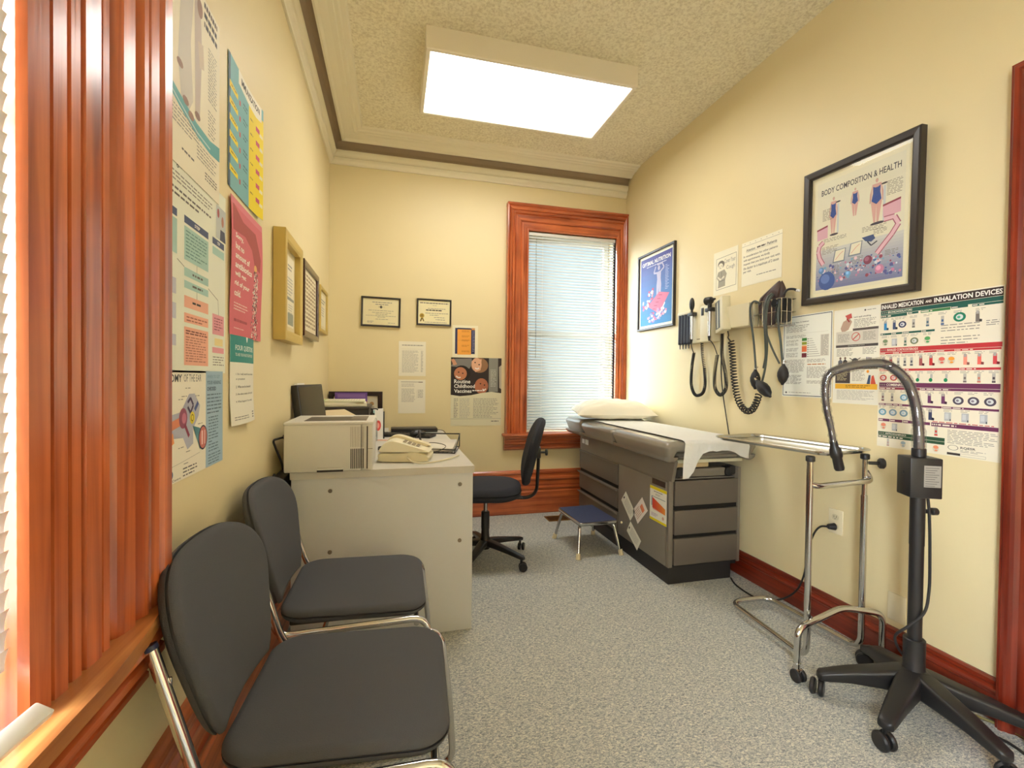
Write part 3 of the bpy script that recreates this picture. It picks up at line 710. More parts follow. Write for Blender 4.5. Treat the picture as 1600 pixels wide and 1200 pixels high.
# ---- desk
DX0, DX1, DY_0, DY_1, DT = -0.42, 0.365, 2.112, 3.62, 0.767
dk = thing('desk', 'grey laminate desk with pale top against the left wall', 'desk', (-0.03, 2.9, 0))
m = MB(LAMEDGE); m.prism([(DX0, DY_0), (DX1+0.006, DY_0), (DX1+0.006, 3.62), (-0.03, 3.62), (-0.03, 3.80), (XL+0.004, 3.80), (XL+0.004, 2.55), (DX0, 2.50)], DT-0.032, DT, 'z'); part('desktop', m, dk)
m = MB(GREYLAM); m.box((DX0+0.004, DY_0+0.008, 0), (DX1, DY_0+0.028, DT-0.033), 0.0015)
sp = part('side_panel', m, dk)
for x, z in ((-0.26, 0.680), (0.305, 0.683), (-0.26, 0.413), (0.305, 0.421)):
    m = MB(M('cam_bolt', (140, 130, 116), 0.35, 0.6)); m.cyl((x, DY_0+0.009, z), (x, DY_0+0.004, z), 0.009, n=16, bev=0.001); part('bolt', m, sp)
m = MB(GREYLAM); m.box((DX0+0.004, 3.58, 0), (0.18, 3.60, DT-0.033)); part('side_panel', m, dk)
m = MB(GREYLAM); m.box((DX0+0.004, DY_0+0.03, 0.25), (DX0+0.022, 3.578, DT-0.033)); part('modesty_panel', m, dk)

# ---- office chair
def office_chair():
    root = thing('office_chair', 'black armless swivel office chair with five star base, half behind the desk', 'chair', (0, 0, 0))
    for k in range(5):
        a = math.radians(72*k); c, s = math.cos(a), math.sin(a)
        m = MB(BLACKP); secs = []
        for t, w, h, z in ((0.02, 0.030, 0.040, 0.115), (0.08, 0.026, 0.036, 0.112), (0.18, 0.021, 0.028, 0.098), (0.26, 0.018, 0.024, 0.086), (0.295, 0.017, 0.022, 0.080), (0.305, 0.010, 0.014, 0.078)):
            secs.append([(t*c-u*s, t*s+u*c, z+v) for u, v in rrect(w*2, h, min(w, h)*0.35, 3)])
        m.loft(secs); lg = part('leg', m, root)
        m = MB(BLACKP); cx, cy = 0.285*c, 0.285*s
        m.cyl((cx, cy, 0.035), (cx, cy, 0.08), 0.008, n=10)
        for q in (-1, 1):
            a2 = a+0.7; ox, oy = -math.sin(a2)*0.013*q, math.cos(a2)*0.013*q
            m.cyl((cx+ox*0.35+0.012*c, cy+oy*0.35+0.012*s, 0.026), (cx+ox*1.7+0.012*c, cy+oy*1.7+0.012*s, 0.026), 0.026, n=20, bev=0.004)
        part('caster', m, lg)
    m = MB(BLACKP); m.lathe([(0.030, 0.075), (0.034, 0.09), (0.034, 0.14), (0.027, 0.15), (0.025, 0.20), (0.027, 0.205), (0.027, 0.31), (0.022, 0.315)], (0, 0, 0)); part('column_cover', m, root)
    m = MB(CHROME); m.cyl((0, 0, 0.30), (0, 0, 0.41), 0.013); part('gas_lift', m, root)
    m = MB(BLACKP); m.box((-0.10, -0.07, 0.395), (0.13, 0.07, 0.418), 0.006); m.box((-0.24, -0.03, 0.400), (-0.09, 0.03, 0.412), 0.004); part('seat_plate', m, root)
    m = MB(NAVY); m.pad(0.46, 0.45, 0.085, 0.17, 0.04, fn=lambda x, y, z: (x+0.0, y, z+0.418-0.02*max(0, x/0.23)**2), dome=0.012); part('seat', m, root)
    m = MB(BLACKP)
    m.tube([(-0.20, 0, 0.406), (-0.275, 0, 0.408), (-0.325, 0, 0.45), (-0.335, 0, 0.55), (-0.340, 0, 0.68), (-0.345, 0, 0.72)], 0.011, n=8); part('back_bar', m, root)
    m = MB(BLACKP); m.box((-0.352, -0.03, 0.665), (-0.322, 0.03, 0.735), 0.006); m.cyl((-0.35, 0, 0.70), (-0.385, 0, 0.70), 0.007, n=10); m.cyl((-0.382, 0, 0.70), (-0.398, 0, 0.70), 0.021, n=16, bev=0.004); part('back_knob', m, root)
    m = MB(BLACKP); m.cyl((-0.10, -0.10, 0.395), (-0.10, -0.16, 0.393), 0.006); m.ell((-0.10, -0.175, 0.392), (0.024, 0.024, 0.012)); part('seat_knob', m, root)
    ln = math.radians(14)
    def fb(u, v, w):
        x = 0.03*(u/0.2)**2; vv = v
        return (-0.285+x+w*math.cos(ln)-(vv+0.2)*math.sin(ln), u, 0.705+vv*math.cos(ln)+w*math.sin(ln)*0.5)
    m = MB(NAVY); m.pad(0.40, 0.44, 0.055, 0.17, 0.026, fn=fb, dome=0.01, mtx=None); part('backrest', m, root)
    return root
oc = office_chair(); oc.location = (0.585, 2.91, 0); oc.rotation_euler = (0, 0, math.radians(166))

# ---- examination table
TX0, TX1, TY0, TY1 = 1.535, 2.02, 2.315, 3.60
et = thing('examination_table', 'taupe medical examination table with drawers and padded vinyl top', 'examination table', (1.77, 2.95, 0))
m = MB(TKICK); m.box((TX0+0.004, TY0+0.004, 0), (TX1-0.06, TY1-0.05, 0.1)); part('kick_base', m, et)
m = MB(TBODY)
m.box((TX0, TY0+0.02, 0.095), (TX0+0.016, TY1, 0.60), 0.003)           # left side sheet
m.box((TX1-0.02, TY0, 0.095), (TX1, TY1, 0.66), 0.003)                  # right side
m.box((TX0, TY0, 0.095), (TX0+0.030, TY0+0.022, 0.60), 0.004)           # front left post
m.box((TX0, TY1-0.02, 0.095), (TX1, TY1, 0.72), 0.003)                  # far end
m.box((TX0+0.016, TY0+0.03, 0.595), (TX1-0.02, TY1-0.02, 0.604))          # shelf under the recess
m.box((TX0+0.016, TY0+0.30, 0.604), (TX1-0.02, TY1-0.02, 0.715))          # upper body
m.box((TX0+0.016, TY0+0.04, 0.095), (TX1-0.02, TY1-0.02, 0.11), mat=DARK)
part('cabinet', m, et)
m = MB(TBODY); m.prism([(TY0-0.03, 0.600), (TY1-0.005, 0.592), (TY1-0.005, 0.722), (TY0-0.06, 0.722)], TX0-0.006, TX0+0.014, 'x'); part('side_apron', m, et)
# side drawers, door and front drawers
def handle_drawer(nm, a, b, lip, par):
    m = MB(TDRAW); m.box(a, b, 0.003); d = part(nm, m, par); return d
for z0, z1 in ((0.435, 0.582), (0.272, 0.408), (0.112, 0.245)):
    m = MB(TDRAW); m.box((TX0-0.012, 2.915, z0), (TX0+0.004, TY1-0.008, z1), 0.004)
    d = part('drawer', m, et)
    m = MB(TBODY); m.prism([(TX0-0.014, z1-0.002), (TX0-0.030, z1+0.004), (TX0-0.030, z1-0.004), (TX0-0.014, z1-0.016)], 2.915, TY1-0.008, 'y') if z1 < 0.5 else m.box((TX0-0.016, 2.915, z1-0.004), (TX0-0.008, TY1-0.008, z1), 0.001)
    part('pull_lip', m, d)
    m = MB(DARK); m.box((TX0-0.001, 2.915, z0-0.027), (TX0+0.001, TY1-0.008, z0)); part('drawer_gap_shade', m, d)  # dark strip painted where shade falls between the drawers
m = MB(TBODY); m.box((TX0-0.010, TY0+0.02, 0.102), (TX0+0.002, 2.905, 0.588), 0.003); dr = part('door', m, et)
m = MB(CREAMR); m.cyl((TX0-0.010, 2.845, 0.197), (TX0-0.020, 2.845, 0.197), 0.008, bev=0.002); part('knob', m, dr)
m = MB(M('brown_name_plate', (58, 44, 38), 0.4)); m.box((TX0-0.0125, 2.335, 0.552), (TX0-0.0098, 2.475, 0.585)); part('name_plate', m, dr)
for i, (z0, z1) in enumerate(((0.452, 0.596), (0.284, 0.424), (0.108, 0.262))):
    m = MB(TDRAW); m.box((TX0+0.034, TY0-0.008, z0), (TX1-0.024, TY0+0.012, z1), 0.004); d = part('drawer', m, et)
    m = MB(DARK); m.box((TX0+0.034, TY0+0.006, z0-0.026), (TX1-0.024, TY0+0.010, z0)); part('drawer_gap_shade', m, d)  # shade under each front drawer, put in as a dark strip
# recess: stirrup drawer, tan bin, pull-out step with pad
m = MB(DARK); m.box((TX0+0.016, TY0+0.29, 0.604), (TX1-0.02, TY0+0.298, 0.715)); part('recess_shade', m, et)  # dark sheet standing in for the shade deep in the recess
m = MB(TBODY); m.box((TX0+0.045, TY0+0.012, 0.612), (TX0+0.385, TY0+0.05, 0.660), 0.006); m.box((TX0+0.10, TY0+0.008, 0.622), (TX0+0.16, TY0+0.014, 0.648), 0.002, mat=TDRAW); part('stirrup_housing', m, et)
for x in (TX0+0.035, TX1-0.10):
    m = MB(TKICK); m.cyl((x+0.02, TY0, 0.636), (x+0.02, TY0+0.06, 0.636), 0.026, bev=0.003); m.box((x+0.02, TY0-0.004, 0.618), (x+0.062, TY0+0.05, 0.672), 0.01); part('stirrup_end', m, et)
m = MB(TAN); m.box((TX0+0.05, TY0+0.012, 0.668), (TX0+0.27, TY0+0.2, 0.700), 0.006); part('pull_out_bin', m, et)
m = MB(BEIGEP); m.box((TX0+0.03, TY0-0.03, 0.703), (TX1-0.018, TY0+0.25, 0.722), 0.002); part('leg_extension_tray', m, et)
m = MB(VINYL); m.pad(0.42, 0.24, 0.048, 0.03, 0.02, mtx=T(1.775, TY0+0.085, 0.724)); part('leg_rest_pad', m, et)
# padded top in three lengthwise sections, with rolled side arms at the near end
def cush(y0, y1, x0=1.445, x1=2.03, z0=0.722, z1=0.838, sag=0.0):
    w, d = x1-x0, y1-y0
    return dict(w=w, d=d, h=z1-z0, rc=0.03, re=0.034, mtx=T((x0+x1)/2, (y0+y1)/2, z0), dome=0.004)
m = MB(VINYL); m.pad(**cush(3.40, 3.745, z0=0.716, z1=0.852)); top1 = part('head_cushion', m, et)
m = MB(VINYL); m.pad(**cush(2.86, 3.405)); part('seat_cushion', m, et)
m = MB(VINYL)
m.pad(**cush(2.20, 2.865, z0=0.775)); part('foot_cushion', m, et)
for x0, x1 in ((1.442, 1.53), (1.965, 2.033)):
    m = MB(VINYL); w, d = x1-x0, 0.66
    m.pad(w, d, 0.112, 0.03, 0.034, mtx=T((x0+x1)/2, 2.53, 0.720)); part('rolled_side', m, et)
m = MB(WHITEP); m.box((1.5265, 3.505, 0.645), (1.529, 3.55, 0.680)); m.box((1.5265, 3.43, 0.642), (1.529, 3.488, 0.683)); part('sticker', m, et, 'two white stickers on the apron')

# ---- paper on the table
def paper_sheet():
    m = MB(WHITEP); rnd = random.Random(3)
    xs = [1.545+0.41*i/14 for i in range(15)]; rings = []
    path = []   # (y, z)
    for k in range(13): path.append((3.36-(3.36-2.215)*k/12, 0.8455 if k > 0 else 0.8455))
    path += [(2.196, 0.840), (2.186, 0.828)]
    base = [[V((x+rnd.uniform(-.001, .001), y, z+rnd.uniform(0, 0.0022))) for x in xs] for y, z in path]
    drop = [0.19, 0.185, 0.15, 0.095, 0.055, 0.042, 0.040, 0.046, 0.040, 0.040, 0.046, 0.055, 0.075, 0.085, 0.09]
    for q in (0.25, 0.5, 0.75, 1.0):
        base.append([V((x-0.014*q*(1-i/14)+rnd.uniform(-.003, .003), 2.186-0.010*q+0.007*math.sin(i*1.7+q*2), 0.828-drop[i]*q)) for i, x in enumerate(xs)])
    n = len(xs); vs = [p for r in base for p in r]+[p+V((0, 0.0006, 0.0009)) for r in base for p in r]; K = n*len(base); fs = []
    for j in range(len(base)-1):
        for i in range(n-1):
            a = j*n+i; fs.append((a, a+1, a+n+1, a+n)); fs.append((K+a, K+a+n, K+a+n+1, K+a+1))
    m.add(vs, fs, None, True)
    return m
solo('examination_paper', paper_sheet(), 'white crumpled paper sheet draped over the examination table and its near end', 'paper sheet', (1.75, 2.7, 0.8445), recalc=False)

# ---- pillow
def pillow():
    m = MB(M('white_pillowcase', (243, 236, 216), 0.8, bump=0.35, bscale=9)); n = 26; rows = []
    W, D, Hh = 0.64, 0.37, 0.100
    def top(u, v, s):
        e = max(0.0, (1-abs(u)**3.2))**0.55*max(0.0, (1-abs(v)**3.2))**0.55
        pu = 1-0.06*(1-abs(v)**2)*abs(u); pv = 1-0.10*(1-abs(u)**2)*abs(v)
        wr = 0.006*math.sin(9*u+5*v)+0.004*math.sin(17*v-7*u)
        return V((u*W/2*pu, v*D/2*pv, (Hh*e+wr*e)*(1 if s > 0 else -0.45)))
    vs = []; fs = []
    for s in (1, -1):
        o = len(vs)
        for j in range(n+1):
            for i in range(n+1): vs.append(top(-1+2*i/n, -1+2*j/n, s))
        for j in range(n):
            for i in range(n):
                a = o+j*(n+1)+i; q = (a, a+1, a+n+2, a+n+1); fs.append(q if s > 0 else q[::-1])
    m.add(vs, fs, None, True, mtx=T(1.742, 3.44, 0.906, rx=math.radians(4), rz=math.radians(-12)))
    return m
solo('pillow', pillow(), 'white pillow at the head of the examination table', 'pillow', (1.742, 3.44, 0.86))

# ---- step stool
st = thing('step_stool', 'low step stool with blue ribbed tread and chrome legs beside the examination table', 'step stool', (1.32, 2.97, 0))
ang = math.radians(2)
SM = T(1.325, 2.985, 0, rz=ang)
m = MB(CHROME); m.pad(0.285, 0.385, 0.022, 0.02, 0.004, mtx=SM @ T(0, 0, 0.208)); part('tread_frame', m, st)
m = MB(BLUER); m.box((-0.132, -0.182, 0.230), (0.132, 0.182, 0.233), mtx=SM)
for i in range(26): x = -0.128+i*0.0101; m.box((x, -0.180, 0.233), (x+0.005, 0.180, 0.235), mtx=SM)
part('tread', m, st)
for sx in (-1, 1):
    for sy in (-1, 1):
        m = MB(CHROME); m.tube(bend([(sx*0.10, sy*0.12, 0.204), (sx*0.125, sy*0.155, 0.200), (sx*0.155, sy*0.205, 0.012)], 0.03), 0.0105, interp=1, mtx=SM, n=12); lg = part('leg', m, st)
        m = MB(CREAMR); m.cyl((sx*0.1525, sy*0.2, 0.036), (sx*0.158, sy*0.209, 0.0), 0.014, r2=0.017, mtx=SM, n=16); part('rubber_foot', m, lg)

# ---- instrument (mayo) stand
my = thing('instrument_stand', 'chrome rolling stand carrying a shallow stainless steel instrument tray', 'instrument stand', (1.79, 1.55, 0))
UX0, UX1, UY = 1.648, 1.935, 1.505
m = MB(CHROME)
m.tube(bend([(UX0, UY, 0.875), (UX0, UY, 0.045), (UX0+0.035, 1.98, 0.045), (UX1-0.03, 1.98, 0.045), (UX1, UY, 0.045), (UX1, UY, 0.70)], 0.06, 8), 0.0125, interp=1, n=14)
part('base_loop', m, my)
m = MB(CHROME); m.tube(bend([(UX0, UY, 0.76), (UX0+0.03, UY-0.012, 0.752), (UX1+0.012, UY-0.018, 0.765), (UX1+0.012, UY+0.005, 0.80)], 0.02), 0.012, interp=1, n=12); part('crossbar', m, my)
m = MB(CHROME); m.tube(bend([(1.548, 1.455, 0.055), (1.548, 1.455, 0.205), (1.80, 1.485, 0.245), (1.985, 1.455, 0.215), (1.985, 1.455, 0.055)], 0.045, 7), 0.0125, interp=1, n=14); part('caster_bar', m, my)
for cx in (1.548, 1.985):
    m = MB(CHROME); m.cyl((cx, 1.455, 0.048), (cx, 1.455, 0.072), 0.014); m.box((cx-0.013, 1.437, 0.022), (cx+0.013, 1.47, 0.052), 0.006); c = part('caster', m, my)
    m = MB(BLACKR); m.cyl((cx-0.020, 1.448, 0.025), (cx-0.004, 1.448, 0.025), 0.025, n=22, bev=0.004); m.cyl((cx+0.004, 1.448, 0.025), (cx+0.020, 1.448, 0.025), 0.025, n=22, bev=0.004); part('wheel', m, c)
m = MB(CHROME); m.cyl((UX1, UY, 0.69), (UX1, UY, 0.872), 0.0095); part('height_rod', m, my)
for x in (UX0, UX1):
    m = MB(BLACKP); m.cyl((x, UY, 0.852), (x, UY, 0.875), 0.017, n=18, bev=0.003); part('collar', m, my)
m = MB(BLACKP); m.cyl((UX1+0.008, UY-0.01, 0.838), (UX1+0.045, UY-0.03, 0.838), 0.007); m.cyl((UX1+0.040, UY-0.026, 0.838), (UX1+0.058, UY-0.038, 0.838), 0.022, n=20, bev=0.005); part('clamp_knob', m, my)
tr = MB(STEEL); ol = rrect(0.315, 0.58, 0.05, 6); TM = T(1.795, 1.772, 0.876, rz=math.radians(9.0))
rings = []
for q, z in ((0.02, 0.002), (0.5, 0.002), (0.84, 0.002), (0.90, 0.008), (0.925, 0.018), (0.985, 0.019), (1.0, 0.016), (1.0, 0.012), (0.98, 0.013), (0.93, 0.012), (0.90, 0.0), (0.5, 0), (0.02, 0)):
    k = 1-q; rings.append([(x*(1-k*0.9), y*(1-k*0.55) if q < 0.85 else y*(1-k*0.55), z) for x, y in ol])
tr.loft(rings, mtx=TM); part('tray', tr, my)
m = MB(CHROME); m.tube([(x*1.0, y*1.0, 0.014) for x, y in ol], 0.004, closed=True, interp=1, n=8, mtx=TM); part('tray_rim', m, my)

# ---- gooseneck examination lamp
LX, LY = 1.815, 1.22
la = thing('examination_lamp', 'black gooseneck examination lamp on a rolling five-legged base', 'lamp', (LX, LY, 0))
for k, (tx, ty) in enumerate(((1.565, 1.365), (1.545, 1.115), (1.765, 0.935), (2.005, 1.00), (1.900, 1.455))):
    dx, dy = tx-LX, ty-LY; L = math.hypot(dx, dy); c, s = dx/L, dy/L
    m = MB(BLACKP); secs = []
    for t, w, h, z in ((0.0, 0.038, 0.085, 0.118), (0.05, 0.036, 0.080, 0.114), (0.12, 0.033, 0.062, 0.106), (0.20, 0.029, 0.046, 0.097), (L-0.02, 0.024, 0.036, 0.082), (L+0.004, 0.022, 0.030, 0.078), (L+0.012, 0.012, 0.018, 0.076)):
        secs.append([(LX+t*c-u*s, LY+t*s+u*c, z+v) for u, v in rrect(w*2, h, min(w, h)*0.4, 3)])
    m.loft(secs); lg = part('leg', m, la)
    m = MB(BLACKP); a2 = math.atan2(s, c)+1.1; ax = V((-math.sin(a2), math.cos(a2), 0)); cc = V((tx+0.012*c, ty+0.012*s, 0.030)); m.cyl((tx, ty, 0.04), (tx, ty, 0.07), 0.009, n=10)
    m.cyl(cc-ax*0.022, cc-ax*0.005, 0.030, n=22, bev=0.005); m.cyl(cc+ax*0.005, cc+ax*0.022, 0.030, n=22, bev=0.005); part('caster', m, lg)
m = MB(BLACKP); m.lathe([(0.036, 0.09), (0.044, 0.10), (0.036, 0.15), (0.032, 0.16), (0.032, 0.262), (0.029, 0.265), (0.022, 0.265)], (LX, LY, 0)); part('hub_sleeve', m, la)
m = MB(BLACKP); m.cyl((LX, LY, 0.16), (LX, LY, 0.60), 0.021, n=20); m.cyl((LX, LY, 0.60), (LX, LY, 0.80), 0.022, n=20); part('pole', m, la)
BM = T(LX+0.004, LY+0.0, 0.845, rz=math.radians(-28))
m = MB(BLACKP); m.box((-0.048, -0.042, -0.070), (0.048, 0.042, 0.070), 0.004, mtx=BM); bx = part('control_box', m, la)
m = MB(M('silver_label', (150, 146, 138), 0.5)); m.box((-0.008, -0.0428, -0.030), (0.042, -0.0420, 0.045), mtx=BM)
for i in range(9): m.box((-0.004, -0.0432, 0.036-i*0.0078), (0.036-0.006*(i % 3), -0.0427, 0.038-i*0.0078), mat=ink((96, 92, 88)), mtx=BM)
part('rating_label', m, bx, 'silver rating label')
m = MB(BLACKP); m.cyl((-0.052, 0.0, 0.012), (-0.047, 0.0, 0.012), 0.006, n=12, mtx=BM); part('switch', m, bx)
m = MB(BLACKP); m.cyl((LX+0.018, LY-0.004, 0.72), (LX+0.050, LY-0.014, 0.72), 0.008, n=12); m.cyl((LX+0.046, LY-0.013, 0.72), (LX+0.066, LY-0.019, 0.72), 0.013, n=16, bev=0.003); part('clamp_knob', m, la)
m = MB(BLACKP); m.cyl((LX, LY, 0.915), (LX, LY, 0.945), 0.021, n=20, bev=0.002); part('gooseneck_socket', m, la)
gn = [(LX, LY, 0.94), (LX-0.002, LY+0.002, 1.02), (LX-0.010, LY+0.008, 1.10), (LX-0.030, LY+0.02, 1.175), (LX-0.065, LY+0.04, 1.225), (LX-0.105, LY+0.062, 1.247), (LX-0.16, LY+0.095, 1.242),
      (LX-0.215, LY+0.127, 1.225), (LX-0.245, LY+0.145, 1.20), (LX-0.253, LY+0.15, 1.155), (LX-0.247, LY+0.148, 1.08), (LX-0.235, LY+0.140, 1.01), (LX-0.226, LY+0.136, 0.955)]
GREY = M('grey_gooseneck', (82, 80, 88), 0.35, 0.3)
m = MB(GREY); P, rad = catmull([V(p) for p in gn], 14, False, [0.0155]*8+[0.014, 0.012, 0.011, 0.010, 0.010])
rad = [r+0.0007*(1 if i % 2 else -1) for i, r in enumerate(rad)]
m.tube(P, 0.015, interp=1, n=14, radii=rad); nk = part('gooseneck', m, la)
m = MB(FILM); rnd = random.Random(5)
P, rad = catmull([V(p) for p in gn], 6, False, [0.020]*8+[0.018, 0.016, 0.015, 0.014, 0.013]); rad = [r+rnd.uniform(-.0022, .0022) for r in rad]
m.tube(P, 0.02, interp=1, n=12, radii=rad); part('plastic_sleeve', m, nk, 'clear crinkled plastic sleeve')
m = MB(BLACKP); e = V(gn[-1]); dd = V((0.02, -0.01, -0.1)).normalized()
m.lathe([(0.010, -0.004), (0.013, 0.0), (0.014, 0.018), (0.019, 0.028), (0.021, 0.045), (0.019, 0.058), (0.016, 0.062), (0.017, 0.10), (0.014, 0.108), (0.005, 0.109)], e, axis=dd); part('lamp_head', m, la)
m = MB(BLACKR)
m.tube([(LX+0.02, LY-0.018, 0.776), (LX+0.028, LY-0.02, 0.70), (LX+0.032, LY-0.022, 0.55), (LX+0.028, LY-0.024, 0.44), (LX-0.002, LY-0.030, 0.37), (LX-0.045, LY-0.008, 0.315), (LX-0.062, LY+0.02, 0.27), (LX-0.045, LY+0.02, 0.22), (LX+0.04, LY+0.04, 0.14),
        (LX+0.10, LY+0.02, 0.03), (LX+0.09, LY-0.08, 0.008), (LX+0.14, LY-0.19, 0.006), (LX+0.10, LY-0.32, 0.006)], 0.0045, n=8)
part('power_cord', m, la)

# ================================================================== ON THE DESK
# ---- laser printer
pr = thing('laser_printer', 'white laser printer on the near end of the desk, overhanging its left edge', 'printer', (-0.26, 2.26, DT))
PX0, PX1, PY0, PY1, PZ = -0.440, -0.083, 2.09, 2.44, 0.982
m = MB(CASEW)
m.box((PX0, PY0, DT+0.002), (PX1-0.048, PY1, PZ-0.012), 0.006); m.box((PX1-0.047, PY0, DT+0.002), (PX1, PY1, PZ-0.012), 0.006)
m.box((PX0-0.002, PY0-0.003, PZ-0.014), (PX1+0.002, PY1, PZ), 0.006)
part('body', m, pr)
m = MB(TDRAW); m.box((PX0+0.07, PY0+0.05, PZ-0.001), (PX1-0.10, PY1-0.10, PZ+0.0012), mat=M('output_tray', (92, 84, 74), 0.5)); m.box((PX1-0.10, PY0+0.05, PZ-0.001), (PX1-0.03, PY1-0.10, PZ+0.0035), 0.001, mat=M('output_tray2', (122, 112, 98), 0.5)); part('output_tray', m, pr)
m = MB(M('vent_shadow', (120, 112, 100), 0.6))
for i in range(9): x = PX1-0.092+i*0.0065; m.box((x, PY0-0.0006, PZ-0.11), (x+0.0012, PY0+0.001, PZ-0.022))
for i in range(8): x = PX1-0.092+i*0.0072; m.box((x, PY0-0.0008, DT+0.012), (x+0.004, PY0+0.001, DT+0.098), mat=M('vent_dark', (58, 54, 50), 0.6))
m.box((PX1-0.026, PY0-0.001, DT+0.01), (PX1-0.021, PY0+0.001, PZ-0.02), mat=M('vent_dark', (58, 54, 50), 0.6))
m.box((PX1-0.020, PY0-0.0007, DT+0.096), (PX1-0.001, PY0+0.001, DT+0.098))
part('vent', m, pr)
m = MB(CASEW); m.box((PX0+0.13, PY0-0.007, DT+0.010), (PX0+0.235, PY0+0.004, DT+0.020), 0.003); m.box((PX0+0.13, PY0-0.001, DT+0.001), (PX0+0.235, PY0+0.003, DT+0.010), mat=M('vent_dark', (58, 54, 50), 0.6)); part('tray_grip', m, pr)
m = MB(BLACKR); m.tube([(PX0+0.002, 2.16, 0.915), (PX0-0.02, 2.10, 0.914), (PX0-0.030, 2.06, 0.910), (PX0-0.028, 2.08, 0.88), (PX0-0.012, 2.11, 0.815), (PX0-0.010, 2.13, 0.78)], 0.0045, n=8); m.box((PX0-0.014, 2.14, 0.905), (PX0+0.001, 2.19, 0.925), 0.004); part('power_cord', m, pr)

# ---- power bar behind the desk edge
m = MB(BLACKP); m.box((XL+0.004, 2.02, 0.58), (XL+0.058, 2.40, 0.755), 0.008); 
pb = thing('power_supply_box', 'black power supply box on the wall behind the printer', 'power supply', (XL, 2.2, 0.6)); part('case', m, pb)
m = MB(BLACKR); m.tube([(XL+0.03, 2.03, 0.78), (XL+0.022, 1.995, 0.73), (XL+0.03, 2.0, 0.62), (XL+0.035, 2.02, 0.50)], 0.0045, n=8); m.tube([(XL+0.05, 2.03, 0.75), (XL+0.062, 2.06, 0.68), (XL+0.052, 2.10, 0.58)], 0.004, n=8); part('cable', m, pb)

# ---- telephone
ph = thing('telephone', 'cream corded desk telephone beside the printer', 'telephone', (0.045, 2.32, DT))
PM = T(0.066, 2.345, DT, rz=math.radians(-12))
def shell(prof, w, mat, y0=0.0, dz=0.0, rnd=0.012):
    """side profile (x,z) drawn across a width with rounded flanks"""
    m = MB(mat); P_, _ = catmull([V((a, 0, b)) for a, b in prof], 4, True); cx = sum(p.x for p in P_)/len(P_); cz = sum(p.z for p in P_)/len(P_); rs = []
    for q, k in ((-1, 0.88), (-0.97, 0.945), (-0.90, 0.985), (-0.80, 1), (0.80, 1), (0.90, 0.985), (0.97, 0.945), (1, 0.88)):
        rs.append([V((cx+(p.x-cx)*(0.5+k/2), y0+q*w/2, cz+(p.z-cz)*k+dz)) for p in P_])
    m.loft(rs, mtx=PM); return m
UP = [(-0.116, 0.050), (-0.106, 0.074), (-0.084, 0.096), (-0.052, 0.104), (-0.018, 0.098), (0.045, 0.078), (0.098, 0.062), (0.120, 0.052), (0.112, 0.047), (0.0, 0.047), (-0.08, 0.047)]
part('base', shell([(-0.105, 0.002), (-0.118, 0.018), (-0.112, 0.042), (-0.02, 0.044), (0.05, 0.052), (0.095, 0.042), (0.124, 0.026), (0.120, 0.010), (0.10, 0.002)], 0.185, BEIGEP), ph)
part('upper_shell', shell(UP, 0.175, M('cream_plastic_light', (232, 224, 196), 0.35)), ph)
part('handset', shell([(x*0.94, 0.050+(z-0.050)*0.95) for x, z in UP], 0.055, BEIGEP, 0.045, 0.016), ph)
m = MB(M('keypad_grey', (150, 140, 118), 0.5))
for i in range(4):
    for j in range(3): m.box((-0.005+i*0.022, -0.062+j*0.020, 0), (0.010+i*0.022, -0.048+j*0.020, 0.003), 0.001, mtx=PM @ T(0, 0, 0.0945, ry=math.radians(17)))
part('keypad', m, ph)
m = MB(BEIGEP); m.tube([(0.02, -0.092, 0.030), (0.045, -0.115, 0.012), (0.09, -0.135, 0.006), (0.14, -0.11, 0.006), (0.19, -0.05, 0.006), (0.235, 0.03, 0.008), (0.255, 0.09, 0.006)], 0.0038, n=8, mtx=PM); part('cord', m, ph)

# ---- wire letter tray with papers
lt = thing('letter_tray', 'black wire letter tray beside the telephone with papers in it', 'letter tray', (0.25, 2.56, DT))
LM = T(0.245, 2.60, DT, rz=math.radians(-14))
m = MB(BLACKP)
m.tube([(-0.12, -0.12, 0.004), (0.11, -0.12, 0.004), (0.11, 0.12, 0.004), (-0.12, 0.12, 0.004)], 0.003, closed=True, interp=1, n=6, mtx=LM)
m.tube([(-0.13, -0.125, 0.030), (0.115, -0.125, 0.022), (0.11, 0.13, 0.078), (-0.13, 0.13, 0.078)], 0.0038, closed=True, interp=1, n=6, mtx=LM)
for x in (-0.12, 0.11):
    for y, zt in ((-0.12, 0.026), (0.12, 0.076)): m.cyl((x, y, 0.004), (x, y, zt), 0.003, n=6, mtx=LM)
for i in range(9): x = -0.1+i*0.024; m.cyl((x, -0.12, 0.004), (x, 0.12, 0.004), 0.0015, n=5, mtx=LM)
part('wire_frame', m, lt)
m = MB(M('silver_paper', (214, 208, 196), 0.35)); m.box((-0.112, -0.100, 0.019), (0.098, 0.108, 0.038), 0.004, mtx=LM @ T(0, 0, 0, rx=math.radians(6)))
solo('paper_stack', m, 'pale stack of papers lying in the black wire letter tray', 'papers', (0.245, 2.60, DT+0.01))
m = MB(BLACKR); m.tube([(-0.09, -0.12, 0.034), (-0.03, -0.09, 0.055), (0.04, -0.10, 0.050), (0.06, -0.125, 0.036), (0.0, -0.15, 0.012), (-0.08, -0.145, 0.010), (-0.10, -0.125, 0.02)], 0.002, n=6, closed=True, mtx=LM)
m.cyl((-0.10, 0.02, 0.052), (-0.125, 0.10, 0.094), 0.006, n=8, mtx=LM)
solo('black_cable', m, 'thin black cable coiled over the letter tray', 'cable', (0.245, 2.58, DT+0.03))

